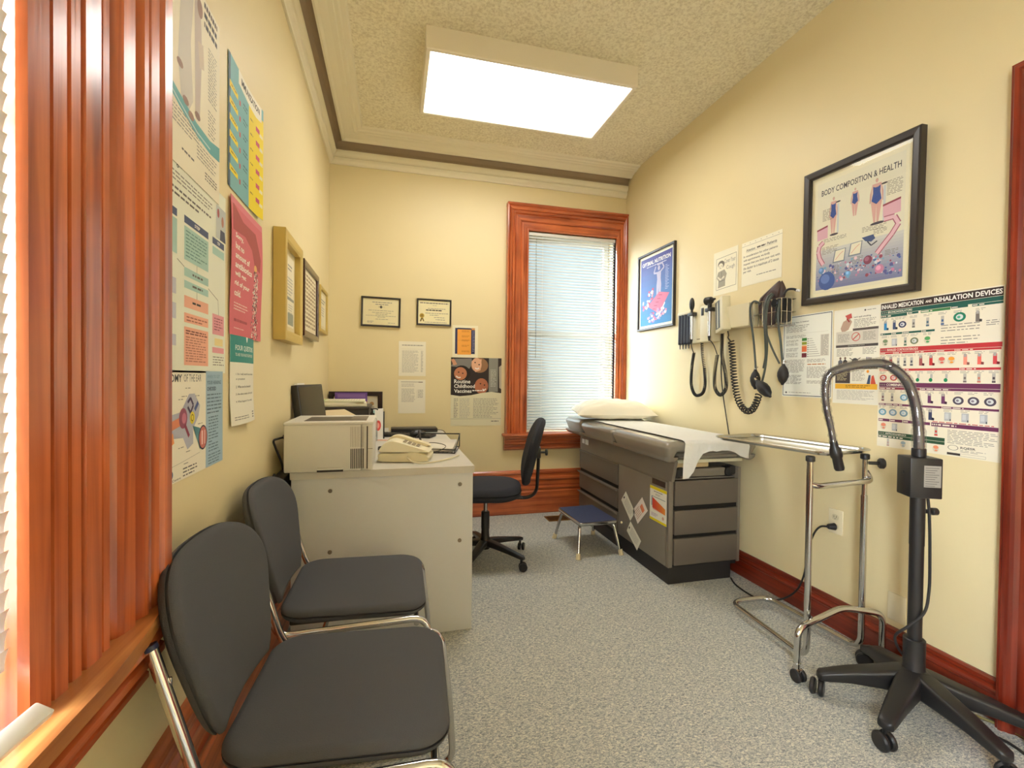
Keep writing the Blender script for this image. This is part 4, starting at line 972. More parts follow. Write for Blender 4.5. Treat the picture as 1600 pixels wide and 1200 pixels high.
# ---- keyboard, mouse, laptop
KM = T(0.085, 3.24, DT, rz=math.radians(-24))
kb = thing('keyboard', 'black keyboard lying behind the telephone', 'keyboard', (0.085, 3.24, DT))
m = MB(BLACKP); m.box((-0.20, -0.065, 0.002), (0.20, 0.065, 0.016), 0.004, mtx=KM); part('body', m, kb)
m = MB(M('key_grey', (52, 50, 48), 0.5))
for i in range(16):
    for j in range(5): m.box((-0.192+i*0.0242, -0.057+j*0.0235, 0.016), (-0.173+i*0.0242, -0.038+j*0.0235, 0.0195), mtx=KM)
part('keys', m, kb)
m = MB(BLACKP); m.pad(0.105, 0.062, 0.018, 0.028, 0.009, dome=0.016, mtx=T(0.165, 3.17, DT+0.021, rz=math.radians(8)))
solo('computer_mouse', m, 'black computer mouse resting on the keyboard', 'mouse', (0.165, 3.17, DT+0.02))
lp = thing('laptop', 'closed black laptop at the far end of the desk', 'laptop', (0.16, 3.49, DT))
m = MB(BLACKP); m.box((-0.012, 3.45, DT+0.003), (0.325, 3.60, DT+0.017), 0.005); part('base', m, lp)
m = MB(BLACKP); m.box((-0.012, 3.45, DT+0.018), (0.325, 3.60, DT+0.030), 0.005); part('lid', m, lp)
m = MB(BLACKR); m.tube([(0.32, 3.52, DT+0.010), (0.36, 3.46, DT+0.012), (0.372, 3.36, DT+0.002), (0.374, 3.30, DT-0.05), (0.372, 3.28, DT-0.14)], 0.0025, n=6); part('cord', m, lp)
sh = Sheet(0.11, 0.06, (236, 214, 188)); sh.rect(0.1, 0.2, 0.9, 0.5, (214, 98, 88)).rect(0.1, 0.6, 0.7, 0.75, (190, 140, 90))
mm = sh.mesh(V((-0.10, 3.10, DT+0.001)), V((0.95, -0.3, 0)).normalized(), V((0.3, 0.95, 0)).normalized(), Z)
solo('note_card', mm, 'small pinkish card lying on the desk beside the keyboard', 'card', (-0.05, 3.07, DT), recalc=False)
m = MB(BLACKP)
for q in range(3): m.tube([(-0.062+0.013*math.cos(t*PI/4), 2.62+q*0.022+0.013*math.sin(t*PI/4), DT+0.012+q*0.002) for t in range(8)], 0.004, closed=True, n=6, interp=2)
solo('coiled_cord', m, 'small black coiled cord between the printer and the telephone', 'cord', (-0.062, 2.64, DT))

# ---- monitor
mo = thing('computer_monitor', 'small dark computer monitor behind the printer, seen almost edge on', 'monitor', (-0.42, 2.64, DT))
MM = T(-0.412, 2.64, 0.980, rz=math.radians(78)) @ Matrix.Rotation(math.radians(-8), 4, 'X')
m = MB(BLACKP); m.box((-0.17, -0.006, -0.15), (0.17, 0.030, 0.152), 0.006, mtx=MM); part('case', m, mo)
m = MB(M('dark_screen', (44, 40, 36), 0.15, spec=0.6)); m.box((-0.158, -0.0075, -0.135), (0.158, -0.0055, 0.140), mtx=MM); part('screen', m, mo)
m = MB(BLACKP); m.box((-0.03, 0.01, -0.19), (0.03, 0.03, -0.08), 0.004, mtx=MM); m.box((-0.47, 2.56, DT), (-0.36, 2.71, DT+0.012), 0.004); part('stand', m, mo)
m = MB(WHITEP); m.box((-0.158, -0.004, 0.152), (-0.07, 0.012, 0.160), mtx=MM); part('taped_paper', m, mo, 'white paper strip on its top edge')

# ---- file boxes, papers, frame and bottle at the back of the desk
fr_sheet = Sheet(0.33, 0.215, (226, 216, 190)); fr_sheet.oval(0.86, 0.28, 0.05, 0.07, (196, 150, 96)).rect(0.82, 0.38, 0.92, 0.44, (190, 182, 160))
framed(fr_sheet, 'back', -0.482, 1.056, 'picture_frame', 'dark wooden picture frame leaning on the back wall behind the papers', 0.036, 0.02, M('dark_frame', (46, 32, 28), 0.35), d=0.012, lean=math.radians(-0.0))
m = MB(M('charcoal_box', (52, 48, 46), 0.5)); m.box((-0.455, 3.22, DT+0.001), (-0.155, 3.62, 0.958), 0.004)
fb = thing('file_box', 'charcoal file box at the far left corner of the desk', 'file box', (-0.31, 3.4, DT)); part('box', m, fb)
m = MB(M('charcoal_lid', (70, 64, 60), 0.5)); m.box((-0.458, 3.217, 0.955), (-0.152, 3.623, 0.972), 0.003); part('lid', m, fb)
m = MB(ink((238, 232, 210))); m.box((-0.15, -0.13, 0), (0.15, 0.13, 0.026), 0.002, mtx=T(-0.33, 3.36, 0.974, rz=math.radians(5)))
m.cur = ink((226, 226, 196)); m.box((-0.148, -0.128, 0.026), (0.146, 0.128, 0.040), 0.002, mtx=T(-0.335, 3.36, 0.974, rz=math.radians(2)))
m.cur = ink((168, 196, 128)); m.box((-0.12, -0.13, 0.0405), (-0.105, 0.128, 0.041), mtx=T(-0.335, 3.36, 0.974, rz=math.radians(2)))
m.cur = ink((206, 196, 176))
for i in range(12): m.box((-0.08+i*0.017, -0.118, 0.0405), (-0.072+i*0.017, 0.10, 0.0409), mtx=T(-0.335, 3.36, 0.974, rz=math.radians(2)))
solo('form_stack', m, 'stack of cream and green printed forms on the charcoal file box', 'papers', (-0.33, 3.36, 0.974))
sh = Sheet(0.235, 0.2862, (112, 78, 150)); sh.rect(0.08, 0.04, 0.94, 0.14, (140, 106, 172)).rect(0.45, 0.16, 0.95, 0.2, (176, 150, 200)).rect(0.75, 0.24, 1, 0.30, (206, 120, 70))
mm = sh.mesh(V((-0.425, 3.70, 1.052)), V((1, 0, 0)), V((0, 0.10, 0.995)).normalized(), V((0, -0.995, 0.10)), MB())
solo('purple_booklet', mm, 'purple booklet standing upright in front of the dark picture frame', 'booklet', (-0.31, 3.69, DT), recalc=False)
m = MB(ink((222, 204, 166)))
m.add([(-0.47, 3.14, 0.955), (-0.30, 3.12, 0.965), (-0.165, 3.08, 0.895), (-0.17, 2.98, 0.86), (-0.40, 2.97, 0.875), (-0.475, 3.02, 0.90)]+[(-0.47, 3.145, 0.945), (-0.30, 3.125, 0.955), (-0.165, 3.085, 0.885), (-0.17, 2.985, 0.85), (-0.40, 2.975, 0.865), (-0.475, 3.025, 0.89)],
      [(0, 1, 2, 3, 4, 5), (11, 10, 9, 8, 7, 6)]+[(i, (i+1) % 6, 6+(i+1) % 6, 6+i) for i in range(6)])
solo('manila_folder', m, 'manila folder lying open between the monitor and the file box', 'folder', (-0.3, 3.05, 0.87))
m = MB(M('grey_organiser', (150, 142, 130), 0.5)); m.box((-0.45, 2.905, DT+0.001), (-0.17, 3.17, 0.845), 0.004)
solo('desk_organiser', m, 'low grey desk organiser under the manila folder', 'organiser', (-0.3, 3.03, DT))
m = MB(ink((122, 160, 190))); m.box((-0.335, 2.885, 0.80), (-0.13, 2.895, 0.936), 0.001); m.cur = ink((150, 186, 208)); m.box((-0.325, 2.8835, 0.912), (-0.15, 2.8855, 0.930))
solo('blue_folder', m, 'light blue folder standing upright behind the printer', 'folder', (-0.23, 2.89, 0.80))
sb = thing('sanitizer_bottle', 'clear hand sanitizer bottle with a black pump behind the printer', 'bottle', (-0.125, 3.03, DT))
m = MB(CLEARP); m.lathe([(0.028, 0), (0.033, 0.004), (0.033, 0.125), (0.026, 0.145), (0.014, 0.155), (0.012, 0.165)], (-0.125, 3.03, DT+0.001)); part('bottle', m, sb)
m = MB(BLACKP); m.lathe([(0.014, 0.160), (0.014, 0.178), (0.006, 0.180), (0.005, 0.200), (0.010, 0.201), (0.010, 0.208)], (-0.125, 3.03, DT), n=14); m.tube([(-0.125, 3.03, DT+0.205), (-0.10, 3.025, DT+0.206), (-0.092, 3.024, DT+0.198)], 0.004, n=6); part('pump', m, sb)
sh = Sheet(0.085, 0.20, (232, 230, 226)); sh.rect(0.0, 0.05, 0.25, 0.95, (150, 196, 196)).oval(0.55, 0.55, 0.26, 0.17, (218, 82, 76)).up().oval(0.55, 0.55, 0.12, 0.09, (240, 160, 150))
bh = thing('brochure_holder', 'upright white brochure holder with a red drop, beside the sanitizer bottle', 'brochure holder', (-0.08, 3.12, DT))
part('brochure', sh.mesh(V((-0.130, 3.085, 0.968)), V((0.80, 0.58, 0)).normalized(), V((0, 0.06, 1)).normalized(), V((0.58, -0.8, 0)).normalized()), bh, recalc=False)
m = MB(BLACKP); m.box((-0.004, 0.0, 0.0), (0.10, 0.006, 0.18), 0.001, mtx=T(-0.133, 3.092, DT, rz=math.radians(36))); part('stand', m, bh)

# ================================================================== WALL-MOUNTED THINGS ON THE RIGHT
# everything below is measured on the right wall: (y along the wall, z up, d out from the wall)
def W(y, z, d=0.0): return V((XR-d, y, z))
def wbox(m, y0, z0, y1, z1, d0, d1, bev=0.003, mat=None): m.box(W(y0, z0, d0), W(y1, z1, d1), bev, mat)
def coil(m, path, r, pitch, wire, mat=None, n=6):
    P, _ = catmull([V(p) for p in path], 24, False); 
    L = [0]
    for a, b in zip(P[:-1], P[1:]): L.append(L[-1]+(b-a).length)
    tot = L[-1]; steps = int(tot/pitch*9); out = []; N = None; j = 0
    for k in range(steps+1):
        s = tot*k/steps
        while j < len(L)-2 and L[j+1] < s: j += 1
        t = (s-L[j])/max(1e-9, L[j+1]-L[j]); c = P[j].lerp(P[j+1], t); Tn = (P[j+1]-P[j]).normalized()
        if N is None: N = V((1, 0, 0))
        N = (N-Tn*N.dot(Tn)).normalized(); B = Tn.cross(N); a = 2*PI*s/pitch
        out.append(c+(N*math.cos(a)+B*math.sin(a))*r)
    m.tube(out, wire, mat, n=n, interp=1)
ds = thing('diagnostic_wall_set', 'cream wall diagnostic set with two corded handles and a speculum dispenser', 'diagnostic set', (XR, 2.74, 1.5))
m = MB(BEIGEP); wbox(m, 2.95, 1.425, 2.805, 1.655, 0.002, 0.022, 0.004); wbox(m, 2.95, 1.640, 2.805, 1.66, 0.002, 0.05, 0.004); sd = part('speculum_dispenser', m, ds)
for i in range(4):
    y = 2.932-i*0.034; m = MB(M('blue_black_tube', (40, 42, 58), 0.3))
    m.cyl(W(y, 1.645, 0.035), W(y, 1.44, 0.035), 0.014, n=14); m.cyl(W(y, 1.44, 0.035), W(y, 1.43, 0.035), 0.015, r2=0.012, n=14); m.cyl(W(y, 1.43, 0.035), W(y, 1.398, 0.035), 0.0045, r2=0.003, n=8); part('speculum_tube', m, sd)
m = MB(BEIGEP); wbox(m, 2.800, 1.43, 2.668, 1.645, 0.002, 0.045, 0.008); wbox(m, 2.668, 1.43, 2.545, 1.672, 0.002, 0.070, 0.008); part('transformer_case', m, ds)
m = MB(BLACKP); wbox(m, 2.652, 1.605, 2.628, 1.655, 0.070, 0.073, 0.001); part('display_window', m, ds)
m = MB(M('logo_grey', (120, 104, 78), 0.5)); wbox(m, 2.73, 1.452, 2.685, 1.458, 0.045, 0.0456, 0); part('maker_mark', m, ds)
def handle(y, zt, kind, dd):
    m = MB(BLACKP)
    wbox(m, y+0.035, zt-0.012, y-0.035, zt+0.012, 0.045, dd+0.012, 0.004)
    part('cradle', m, ds)
    m = MB(CHROME); m.cyl(W(y, zt-0.005, dd), W(y, zt-0.17, dd), 0.011, r2=0.0095, n=14); h = part('handle', m, ds)
    m = MB(BLACKP); m.cyl(W(y, zt-0.17, dd), W(y, zt-0.20, dd), 0.010, r2=0.005, n=12); part('handle_tail', m, h)
    m = MB(BLACKP)
    if kind == 'ophthalmoscope': m.cyl(W(y, zt+0.005, dd), W(y, zt+0.03, dd), 0.009, n=12); m.ell(W(y, zt+0.07, dd), (0.016, 0.021, 0.046))
    else: m.cyl(W(y, zt, dd), W(y, zt+0.045, dd), 0.013, n=12); m.cyl(W(y+0.035, zt+0.058, dd+0.0), W(y-0.020, zt+0.060, dd+0.0), 0.027, r2=0.022, n=18, bev=0.006); m.cyl(W(y-0.020, zt+0.060, dd), W(y-0.050, zt+0.062, dd), 0.012, r2=0.006, n=12)
    part('head', m, h)
handle(2.765, 1.628, 'ophthalmoscope', 0.062)
handle(2.560, 1.632, 'otoscope', 0.078)
m = MB(BLACKR); m.tube([W(2.765, 1.435, 0.06), W(2.775, 1.40, 0.05), W(2.765, 1.36, 0.04)], 0.003, n=6)
coil(m, [W(2.765, 1.365, 0.04), W(2.80, 1.26, 0.03), W(2.80, 1.14, 0.03), W(2.755, 1.075, 0.03), W(2.68, 1.09, 0.03), W(2.655, 1.16, 0.03), W(2.665, 1.26, 0.03)], 0.0085, 0.0066, 0.0028)
coil(m, [W(2.665, 1.26, 0.03), W(2.685, 1.34, 0.03), W(2.695, 1.43, 0.03)], 0.0085, 0.012, 0.0025)
part('coiled_cord', m, ds)
m = MB(BLACKR); m.tube([W(2.560, 1.437, 0.07), W(2.548, 1.40, 0.05), W(2.528, 1.34, 0.04)], 0.003, n=6)
coil(m, [W(2.528, 1.34, 0.04), W(2.555, 1.23, 0.035), W(2.55, 1.13, 0.035), W(2.50, 1.085, 0.035), W(2.45, 1.13, 0.035), W(2.455, 1.22, 0.035), W(2.49, 1.34, 0.035), W(2.485, 1.45, 0.04), W(2.47, 1.60, 0.045), W(2.46, 1.635, 0.05)], 0.0095, 0.0085, 0.0027)
part('coiled_cord', m, ds)
m = MB(BLACKR); m.tube([W(2.50, 1.43, 0.03), W(2.515, 1.25, 0.02), W(2.50, 1.10, 0.016), W(2.475, 0.97, 0.012), W(2.445, 0.85, 0.012), W(2.42, 0.76, 0.012)], 0.0035, n=6); part('power_cord', m, ds)

bp = thing('blood_pressure_unit', 'cream wall blood pressure gauge with a square storage cup', 'blood pressure gauge', (XR, 2.35, 1.55))
m = MB(BEIGEP)
GM = Matrix.Translation(W(2.435, 1.582, 0.075)) @ Matrix.Rotation(math.radians(-22), 4, 'Z') @ Matrix.Rotation(math.radians(-6), 4, 'X')
m.box((-0.030, -0.070, -0.105), (0.022, 0.070, 0.105), 0.007, mtx=GM); part('gauge_case', m, bp)
m = MB(M('gauge_dark', (84, 84, 78), 0.3)); m.box((-0.032, -0.030, -0.085), (-0.029, 0.052, 0.088), 0.001, mtx=GM)
m.cur = ink((210, 208, 190)); m.box((-0.033, -0.002, -0.080), (-0.0315, 0.018, 0.080), mtx=GM); m.cur = ink((30, 30, 30))
for i in range(20): m.box((-0.0336, 0.022, -0.078+i*0.0082), (-0.0322, 0.040-0.008*(i % 2), -0.0765+i*0.0082), mtx=GM)
part('gauge_scale', m, bp)
m = MB(BEIGEP); wbox(m, 2.44, 1.54, 2.30, 1.60, 0.002, 0.05, 0.004)
y0, y1, z0, z1 = 2.375, 2.195, 1.495, 1.622
wbox(m, y0, z0, y1, z0+0.006, 0.002, 0.085, 0.002); wbox(m, y0, z0, y0-0.008, z1, 0.002, 0.10, 0.003); wbox(m, y1+0.008, z0, y1, z1, 0.002, 0.10, 0.003); wbox(m, y0, z0, y1, z1-0.004, 0.002, 0.008, 0.002)
m.loft([[W(y0, z1, 0.10), W(y1, z1, 0.10), W(y1-0.0, z0, 0.085), W(y0, z0, 0.085)], [W(y0, z1, 0.094), W(y1, z1, 0.094), W(y1, z0+0.003, 0.079), W(y0, z0+0.003, 0.079)]], smooth=False)
part('storage_cup', m, bp)
m = MB(BLACKR); m.tube([W(2.40, 1.48, 0.07), W(2.405, 1.455, 0.06), W(2.42, 1.44, 0.05), W(2.395, 1.415, 0.05)], 0.004, n=6)
coil(m, [W(2.395, 1.42, 0.05), W(2.385, 1.33, 0.045), W(2.37, 1.20, 0.045), W(2.335, 1.07, 0.045), W(2.275, 1.005, 0.045), W(2.215, 1.01, 0.05), W(2.175, 1.06, 0.055), W(2.155, 1.10, 0.06)], 0.0160, 0.0185, 0.0040, n=7)
part('coiled_hose', m, bp)

bk = thing('cuff_basket', 'black wire wall basket holding the blood pressure cuff', 'wire basket', (XR, 2.07, 1.55))
m = MB(CHROME)
by0, by1, bz0, bz1 = 2.165, 1.975, 1.475, 1.612
for z in (bz0, (bz0+bz1)/2, bz1): m.tube([W(by0, z, 0.004), W(by0, z, 0.095), W(by1, z, 0.095), W(by1, z, 0.004)], 0.0022, closed=True, interp=1, n=6)
for i in range(7): y = by0+(by1-by0)*i/6; m.cyl(W(y, bz0, 0.095), W(y, bz1, 0.095), 0.0018, n=6); m.cyl(W(y, bz0, 0.004), W(y, bz0, 0.095), 0.0018, n=6)
for y in (by0, by1):
    for d in (0.03, 0.06): m.cyl(W(y, bz0, d), W(y, bz1, d), 0.0018, n=6)
part('wire_cage', m, bk)
cf = thing('blood_pressure_cuff', 'dark brown rolled blood pressure cuff stuffed in the wire basket, with hanging tubes and bulbs', 'blood pressure cuff', W(2.08, 1.55, 0.05))
CUFF = M('brown_cuff', (74, 58, 56), 0.45, bump=0.8, bscale=18)
m = MB(CUFF)
def blob(c, rx, ry, rz, seed, amp=0.18):
    rnd = random.Random(seed); ph = [rnd.uniform(0, 6) for _ in range(6)]; rs = []
    for i in range(1, 14):
        a = -PI/2+PI*i/14; row = []
        for k in range(22):
            b = 2*PI*k/22; q = 1+amp*math.sin(3*b+ph[0]+2*a)*math.cos(a)+amp*0.6*math.sin(5*b+ph[1]-3*a)
            row.append(V(c)+V((rx*q*math.cos(a)*math.cos(b), ry*q*math.cos(a)*math.sin(b), rz*math.sin(a)*(1+0.1*math.sin(b*2+ph[2])))))
        rs.append(row)
    m.loft(rs)
blob(W(2.10, 1.565, 0.052), 0.036, 0.055, 0.085, 1)
rs = []
for z, w, d, yo in ((1.56, 0.060, 0.035, 2.10), (1.60, 0.075, 0.040, 2.095), (1.635, 0.070, 0.042, 2.08), (1.665, 0.048, 0.038, 2.055), (1.690, 0.026, 0.024, 2.04), (1.708, 0.010, 0.008, 2.03)):
    rs.append([W(yo+w*math.cos(2*PI*k/20)*(1+0.12*math.sin(k*1.9)), z+0.006*math.sin(k*1.3), 0.052+d*math.sin(2*PI*k/20)*(1+0.15*math.cos(k*2.3))) for k in range(20)])
m.loft(rs); part('cuff', m, cf)
m = MB(BLACKP); m.box(W(2.045, 1.49, 0.015), W(1.985, 1.62, 0.075), 0.012); m.cyl(W(2.02, 1.59, 0.075), W(2.02, 1.592, 0.10), 0.022, n=20, bev=0.004); part('aneroid_case', m, cf)
TUBE = M('green_grey_tube', (78, 84, 78), 0.45)
m = MB(TUBE)
m.tube([W(2.045, 1.645, 0.09), W(2.05, 1.62, 0.115), W(2.06, 1.55, 0.125), W(2.065, 1.44, 0.11), W(2.10, 1.32, 0.07), W(2.135, 1.25, 0.05)], 0.0062, n=8)
m.tube([W(2.035, 1.64, 0.09), W(2.035, 1.60, 0.12), W(2.045, 1.50, 0.125), W(2.06, 1.38, 0.10), W(2.10, 1.26, 0.07), W(2.135, 1.165, 0.06)], 0.0058, n=8)
m.tube([W(2.12, 1.60, 0.09), W(2.155, 1.62, 0.105), W(2.175, 1.57, 0.11), W(2.178, 1.40, 0.08), W(2.180, 1.245, 0.06)], 0.0058, n=8)
m.tube([W(1.99, 1.60, 0.09), W(1.985, 1.50, 0.105), W(1.99, 1.38, 0.08), W(1.995, 1.265, 0.06)], 0.0062, n=8)
m.tube([W(2.06, 1.44, 0.11), W(2.035, 1.35, 0.09), W(2.01, 1.27, 0.065)], 0.005, n=8)
part('rubber_tube', m, cf)
m = MB(BLACKR); m.tube([W(1.99, 1.63, 0.07), W(1.975, 1.655, 0.06), W(1.95, 1.655, 0.045), W(1.935, 1.645, 0.04)], 0.006, n=8); m.cyl(W(1.935, 1.645, 0.04), W(1.92, 1.643, 0.04), 0.007, mat=WHITEP, n=10); part('tube_end', m, cf)
for (y, z, d, ry, rz, tilt) in ((2.183, 1.185, 0.06, 0.027, 0.048, 0), (2.105, 1.135, 0.075, 0.031, 0.058, -0.85), (1.992, 1.212, 0.06, 0.027, 0.047, 0.05)):
    BM_ = Matrix.Translation(W(y, z, d)) @ Matrix.Rotation(tilt if tilt else 0.0, 4, 'X')
    m = MB(BLACKR); m.lathe([(0.006, -rz-0.008), (0.009, -rz), (ry*0.7, -rz*0.72), (ry, -rz*0.2), (ry, rz*0.2), (ry*0.72, rz*0.7), (0.010, rz), (0.007, rz+0.01)], (0, 0, 0), n=22, mtx=BM_); b = part('squeeze_bulb', m, cf)
    m = MB(CHROME); m.cyl((0, 0, rz+0.006), (0, 0, rz+0.03), 0.007, n=12, mtx=BM_); m.cyl((0, 0.004, rz+0.02), (0, -0.018, rz+0.022), 0.004, n=8, mtx=BM_); part('valve', m, b)

# ---- plugged cord from the outlet to the table
pc = thing('wall_plug_lead', 'black power cord plugged in the wall outlet and trailing along the baseboard', 'power cord', (XR, 1.73, 0.3))
m = MB(BLACKR); m.cyl(W(1.725, 0.488, 0.006), W(1.735, 0.488, 0.040), 0.017, r2=0.012, n=16, bev=0.003); part('plug', m, pc)
m = MB(BLACKR); m.tube([W(1.735, 0.487, 0.038), W(1.765, 0.478, 0.050), W(1.80, 0.43, 0.050), W(1.835, 0.33, 0.045), W(1.86, 0.20, 0.040), W(1.90, 0.10, 0.05), W(1.97, 0.03, 0.085), W(2.05, 0.006, 0.14), W(2.20, 0.006, 0.14), W(2.30, 0.006, 0.10)], 0.0045, n=8); part('cable', m, pc)
m = MB(M('yellow_black_cord', (120, 108, 48), 0.5)); m.tube([(1.93, 1.28, 0.006), (1.985, 1.17, 0.006), (2.03, 1.08, 0.006), (2.035, 1.0, 0.006)], 0.005, n=8)
solo('extension_cord', m, 'dull yellow cord on the carpet by the door casing', 'cord', (1.985, 1.17, 0))

# ================================================================== PAPERS, POSTERS AND PICTURES
K1, K2, K3, K4 = (52, 48, 46), (104, 100, 94), (150, 146, 136), (188, 184, 172)
BLK, WHT = (30, 28, 30), (246, 244, 236)
FRB = M('black_frame', (44, 38, 36), 0.38)
# BODY COMPOSITION & HEALTH
s = Sheet(0.43, 0.545, (232, 226, 196))
s.rect(0.03, 0.03, 0.97, 0.97, (226, 222, 198)).up()
for i in range(14):
    t = i/13; s.rect(0.03, 0.62+0.35*i/14, 0.97, 0.62+0.35*(i+1)/14+0.001, (int(206-84*t), int(206-78*t), int(200-34*t)))
s.up().text('BODY COMPOSITION & HEALTH', 0.08, 0.092, 0.93, 0.142, (62, 62, 70), 0.012)
def woman(cx, cy, h, wide, scale=True):
    k = h; sk = (214, 168, 158); bl = (48, 78, 150)
    s.oval(cx, cy+0.03*k, 0.040*k, 0.045*k, (200, 176, 150)); s.oval(cx, cy+0.045*k, 0.030*k, 0.035*k, sk)
    s.poly([(cx-0.11*k*wide, cy+0.10*k), (cx+0.11*k*wide, cy+0.10*k), (cx+0.10*k*wide, cy+0.30*k), (cx+0.13*k*wide, cy+0.52*k), (cx+0.06*k*wide, cy+0.94*k), (cx+0.015*k, cy+0.94*k), (cx, cy+0.55*k), (cx-0.015*k, cy+0.94*k), (cx-0.06*k*wide, cy+0.94*k), (cx-0.13*k*wide, cy+0.52*k), (cx-0.10*k*wide, cy+0.30*k)], sk)
    s.poly([(cx-0.11*k*wide, cy+0.11*k), (cx-0.16*k*wide, cy+0.30*k), (cx-0.17*k*wide, cy+0.50*k), (cx-0.14*k*wide, cy+0.50*k), (cx-0.12*k*wide, cy+0.3*k)], (206, 158, 150)); s.poly([(cx+0.11*k*wide, cy+0.11*k), (cx+0.16*k*wide, cy+0.30*k), (cx+0.17*k*wide, cy+0.50*k), (cx+0.14*k*wide, cy+0.50*k), (cx+0.12*k*wide, cy+0.3*k)], (206, 158, 150))
    s.up().poly([(cx-0.09*k*wide, cy+0.15*k), (cx-0.04*k, cy+0.18*k), (cx+0.04*k, cy+0.18*k), (cx+0.09*k*wide, cy+0.15*k), (cx+0.085*k*wide, cy+0.30*k), (cx+0.12*k*wide, cy+0.46*k), (cx, cy+0.55*k), (cx-0.12*k*wide, cy+0.46*k), (cx-0.085*k*wide, cy+0.30*k)], bl); s.lay -= 1
    if scale:
        s.poly([(cx+0.16*k*wide, cy+0.2*k), (cx+0.22*k*wide, cy+0.2*k), (cx+0.22*k*wide, cy+0.95*k), (cx+0.16*k*wide, cy+0.95*k)], (196, 204, 206)); s.oval(cx+0.04*k, cy+0.97*k, 0.17*k*wide, 0.03*k, (70, 66, 78)); s.oval(cx+0.18*k*wide, cy+0.15*k, 0.09*k, 0.02*k, (64, 62, 66))
woman(0.23, 0.185, 0.33, 0.9); woman(0.475, 0.175, 0.24, 1.15, False); woman(0.70, 0.165, 0.36, 1.15)
for cx, cy, w in ((0.10, 0.43, 0.11), (0.85, 0.385, 0.14)):
    s.poly([(cx-w*0.6, cy), (cx+w*0.6, cy-0.02), (cx+w*0.62, cy+0.09), (cx-w*0.55, cy+0.10)], (220, 172, 186)); s.up().poly([(cx-w*0.6, cy), (cx+w*0.6, cy-0.02), (cx+w*0.6, cy-0.005), (cx-w*0.6, cy+0.015)], (150, 70, 84)); s.lay -= 1
for pts in ([(0.12, 0.55), (0.07, 0.58), (0.055, 0.63), (0.075, 0.69), (0.12, 0.75)], [(0.78, 0.50), (0.88, 0.50), (0.92, 0.56), (0.86, 0.63), (0.78, 0.70), (0.72, 0.755)]):
    for t, c in ((0.055, (168, 96, 116)), (0.035, (226, 184, 196))): s.line(pts, t, c).up()
s.lay = 3
for cx, cy in ((0.32, 0.70), (0.50, 0.675)): s.poly([(cx-0.06, cy-0.05), (cx+0.07, cy-0.055), (cx+0.055, cy+0.055), (cx-0.085, cy+0.055)], (120, 132, 146)); s.up().poly([(cx-0.05, cy-0.045), (cx+0.06, cy-0.05), (cx+0.045, cy+0.045), (cx-0.07, cy+0.045)], (232, 226, 202)); s.up().line([(cx-0.05, cy+0.03), (cx, cy-0.01), (cx+0.04, cy-0.03)], 0.004, (208, 96, 84)); s.lay = 3
s.poly([(0.56, 0.60), (0.68, 0.595), (0.70, 0.63), (0.66, 0.65), (0.60, 0.635)], (62, 84, 130)); s.line([(0.62, 0.64), (0.66, 0.68), (0.72, 0.655)], 0.012, (58, 62, 80))
rnd = random.Random(11)
for i in range(150):
    x = rnd.uniform(0.05, 0.95); y = 0.80+0.16*rnd.random()-0.05*math.sin(x*3); r = rnd.choice([0.006, 0.009, 0.012, 0.018]); s.oval(x, y, r, r*0.8, rnd.choice([(72, 104, 168), (120, 170, 200), (200, 130, 160), (230, 200, 206), (88, 92, 150), (150, 70, 90), (210, 220, 226)]), n=9)
for x, y, r, c in ((0.17, 0.90, 0.10, (64, 92, 156)), (0.10, 0.80, 0.035, (96, 140, 190)), (0.42, 0.87, 0.03, (110, 170, 210)), (0.75, 0.88, 0.045, (200, 132, 164)), (0.63, 0.79, 0.045, (130, 66, 92))):
    s.lay = 4; s.oval(x, y, r, r*0.8, c); s.lay = 5; s.oval(x-r*0.2, y-r*0.2, r*0.55, r*0.42, tuple(min(255, v+36) for v in c))
s.lay = 3
for a in ((0.10, 0.27, 0.24, 9), (0.80, 0.215, 0.95, 10), (0.12, 0.53, 0.40, 3), (0.56, 0.52, 0.82, 4), (0.10, 0.60, 0.30, 6), (0.68, 0.56, 0.82, 4), (0.22, 0.78, 0.32, 8), (0.45, 0.745, 0.58, 5), (0.80, 0.745, 0.93, 4)):
    s.para(a[0], a[1], a[2], a[3], 0.0115, (128, 122, 112), 0.35, 0.4)
framed(s, 'right', 1.895, 2.212, 'framed_poster', 'large framed poster reading BODY COMPOSITION & HEALTH with women on scales', 0.034, 0.030, FRB, 0.018, (240, 232, 196), lean=math.radians(1.6), skew=math.radians(-1.8))
# OPTIMAL NUTRITION
s = Sheet(0.452, 0.555, (74, 92, 168)); 
for i in range(12):
    t = i/11; s.rect(0, i/12, 1, (i+1)/12+0.002, (int(84-30*t), int(88+48*t), int(156+38*t)))
s.up().text('OPTIMAL NUTRITION', 0.05, 0.055, 0.95, 0.115, WHT, 0.02)
s.para(0.20, 0.135, 0.85, 1, 0.02, (220, 220, 230), 0.5)
sk = (182, 176, 200)
s.oval(0.60, 0.205, 0.035, 0.035, sk); s.poly([(0.53, 0.26), (0.67, 0.25), (0.66, 0.36), (0.68, 0.45), (0.66, 0.62), (0.61, 0.62), (0.60, 0.48), (0.58, 0.62), (0.53, 0.62), (0.53, 0.45), (0.55, 0.36)], sk)
s.line([(0.54, 0.27), (0.44, 0.26), (0.50, 0.17)], 0.03, sk).line([(0.66, 0.26), (0.76, 0.22), (0.70, 0.15), (0.55, 0.155)], 0.03, sk)
s.poly([(0.24, 0.72), (0.62, 0.55), (0.93, 0.60), (0.62, 0.86)], (206, 110, 140)).up()
for i in range(6): t = i/6; s.line([(0.36+0.06*t*5, 0.80-0.045*i+0.02), (0.46+0.06*t*5, 0.83-0.045*i)], 0.012, (160, 66, 100))
rnd = random.Random(4)
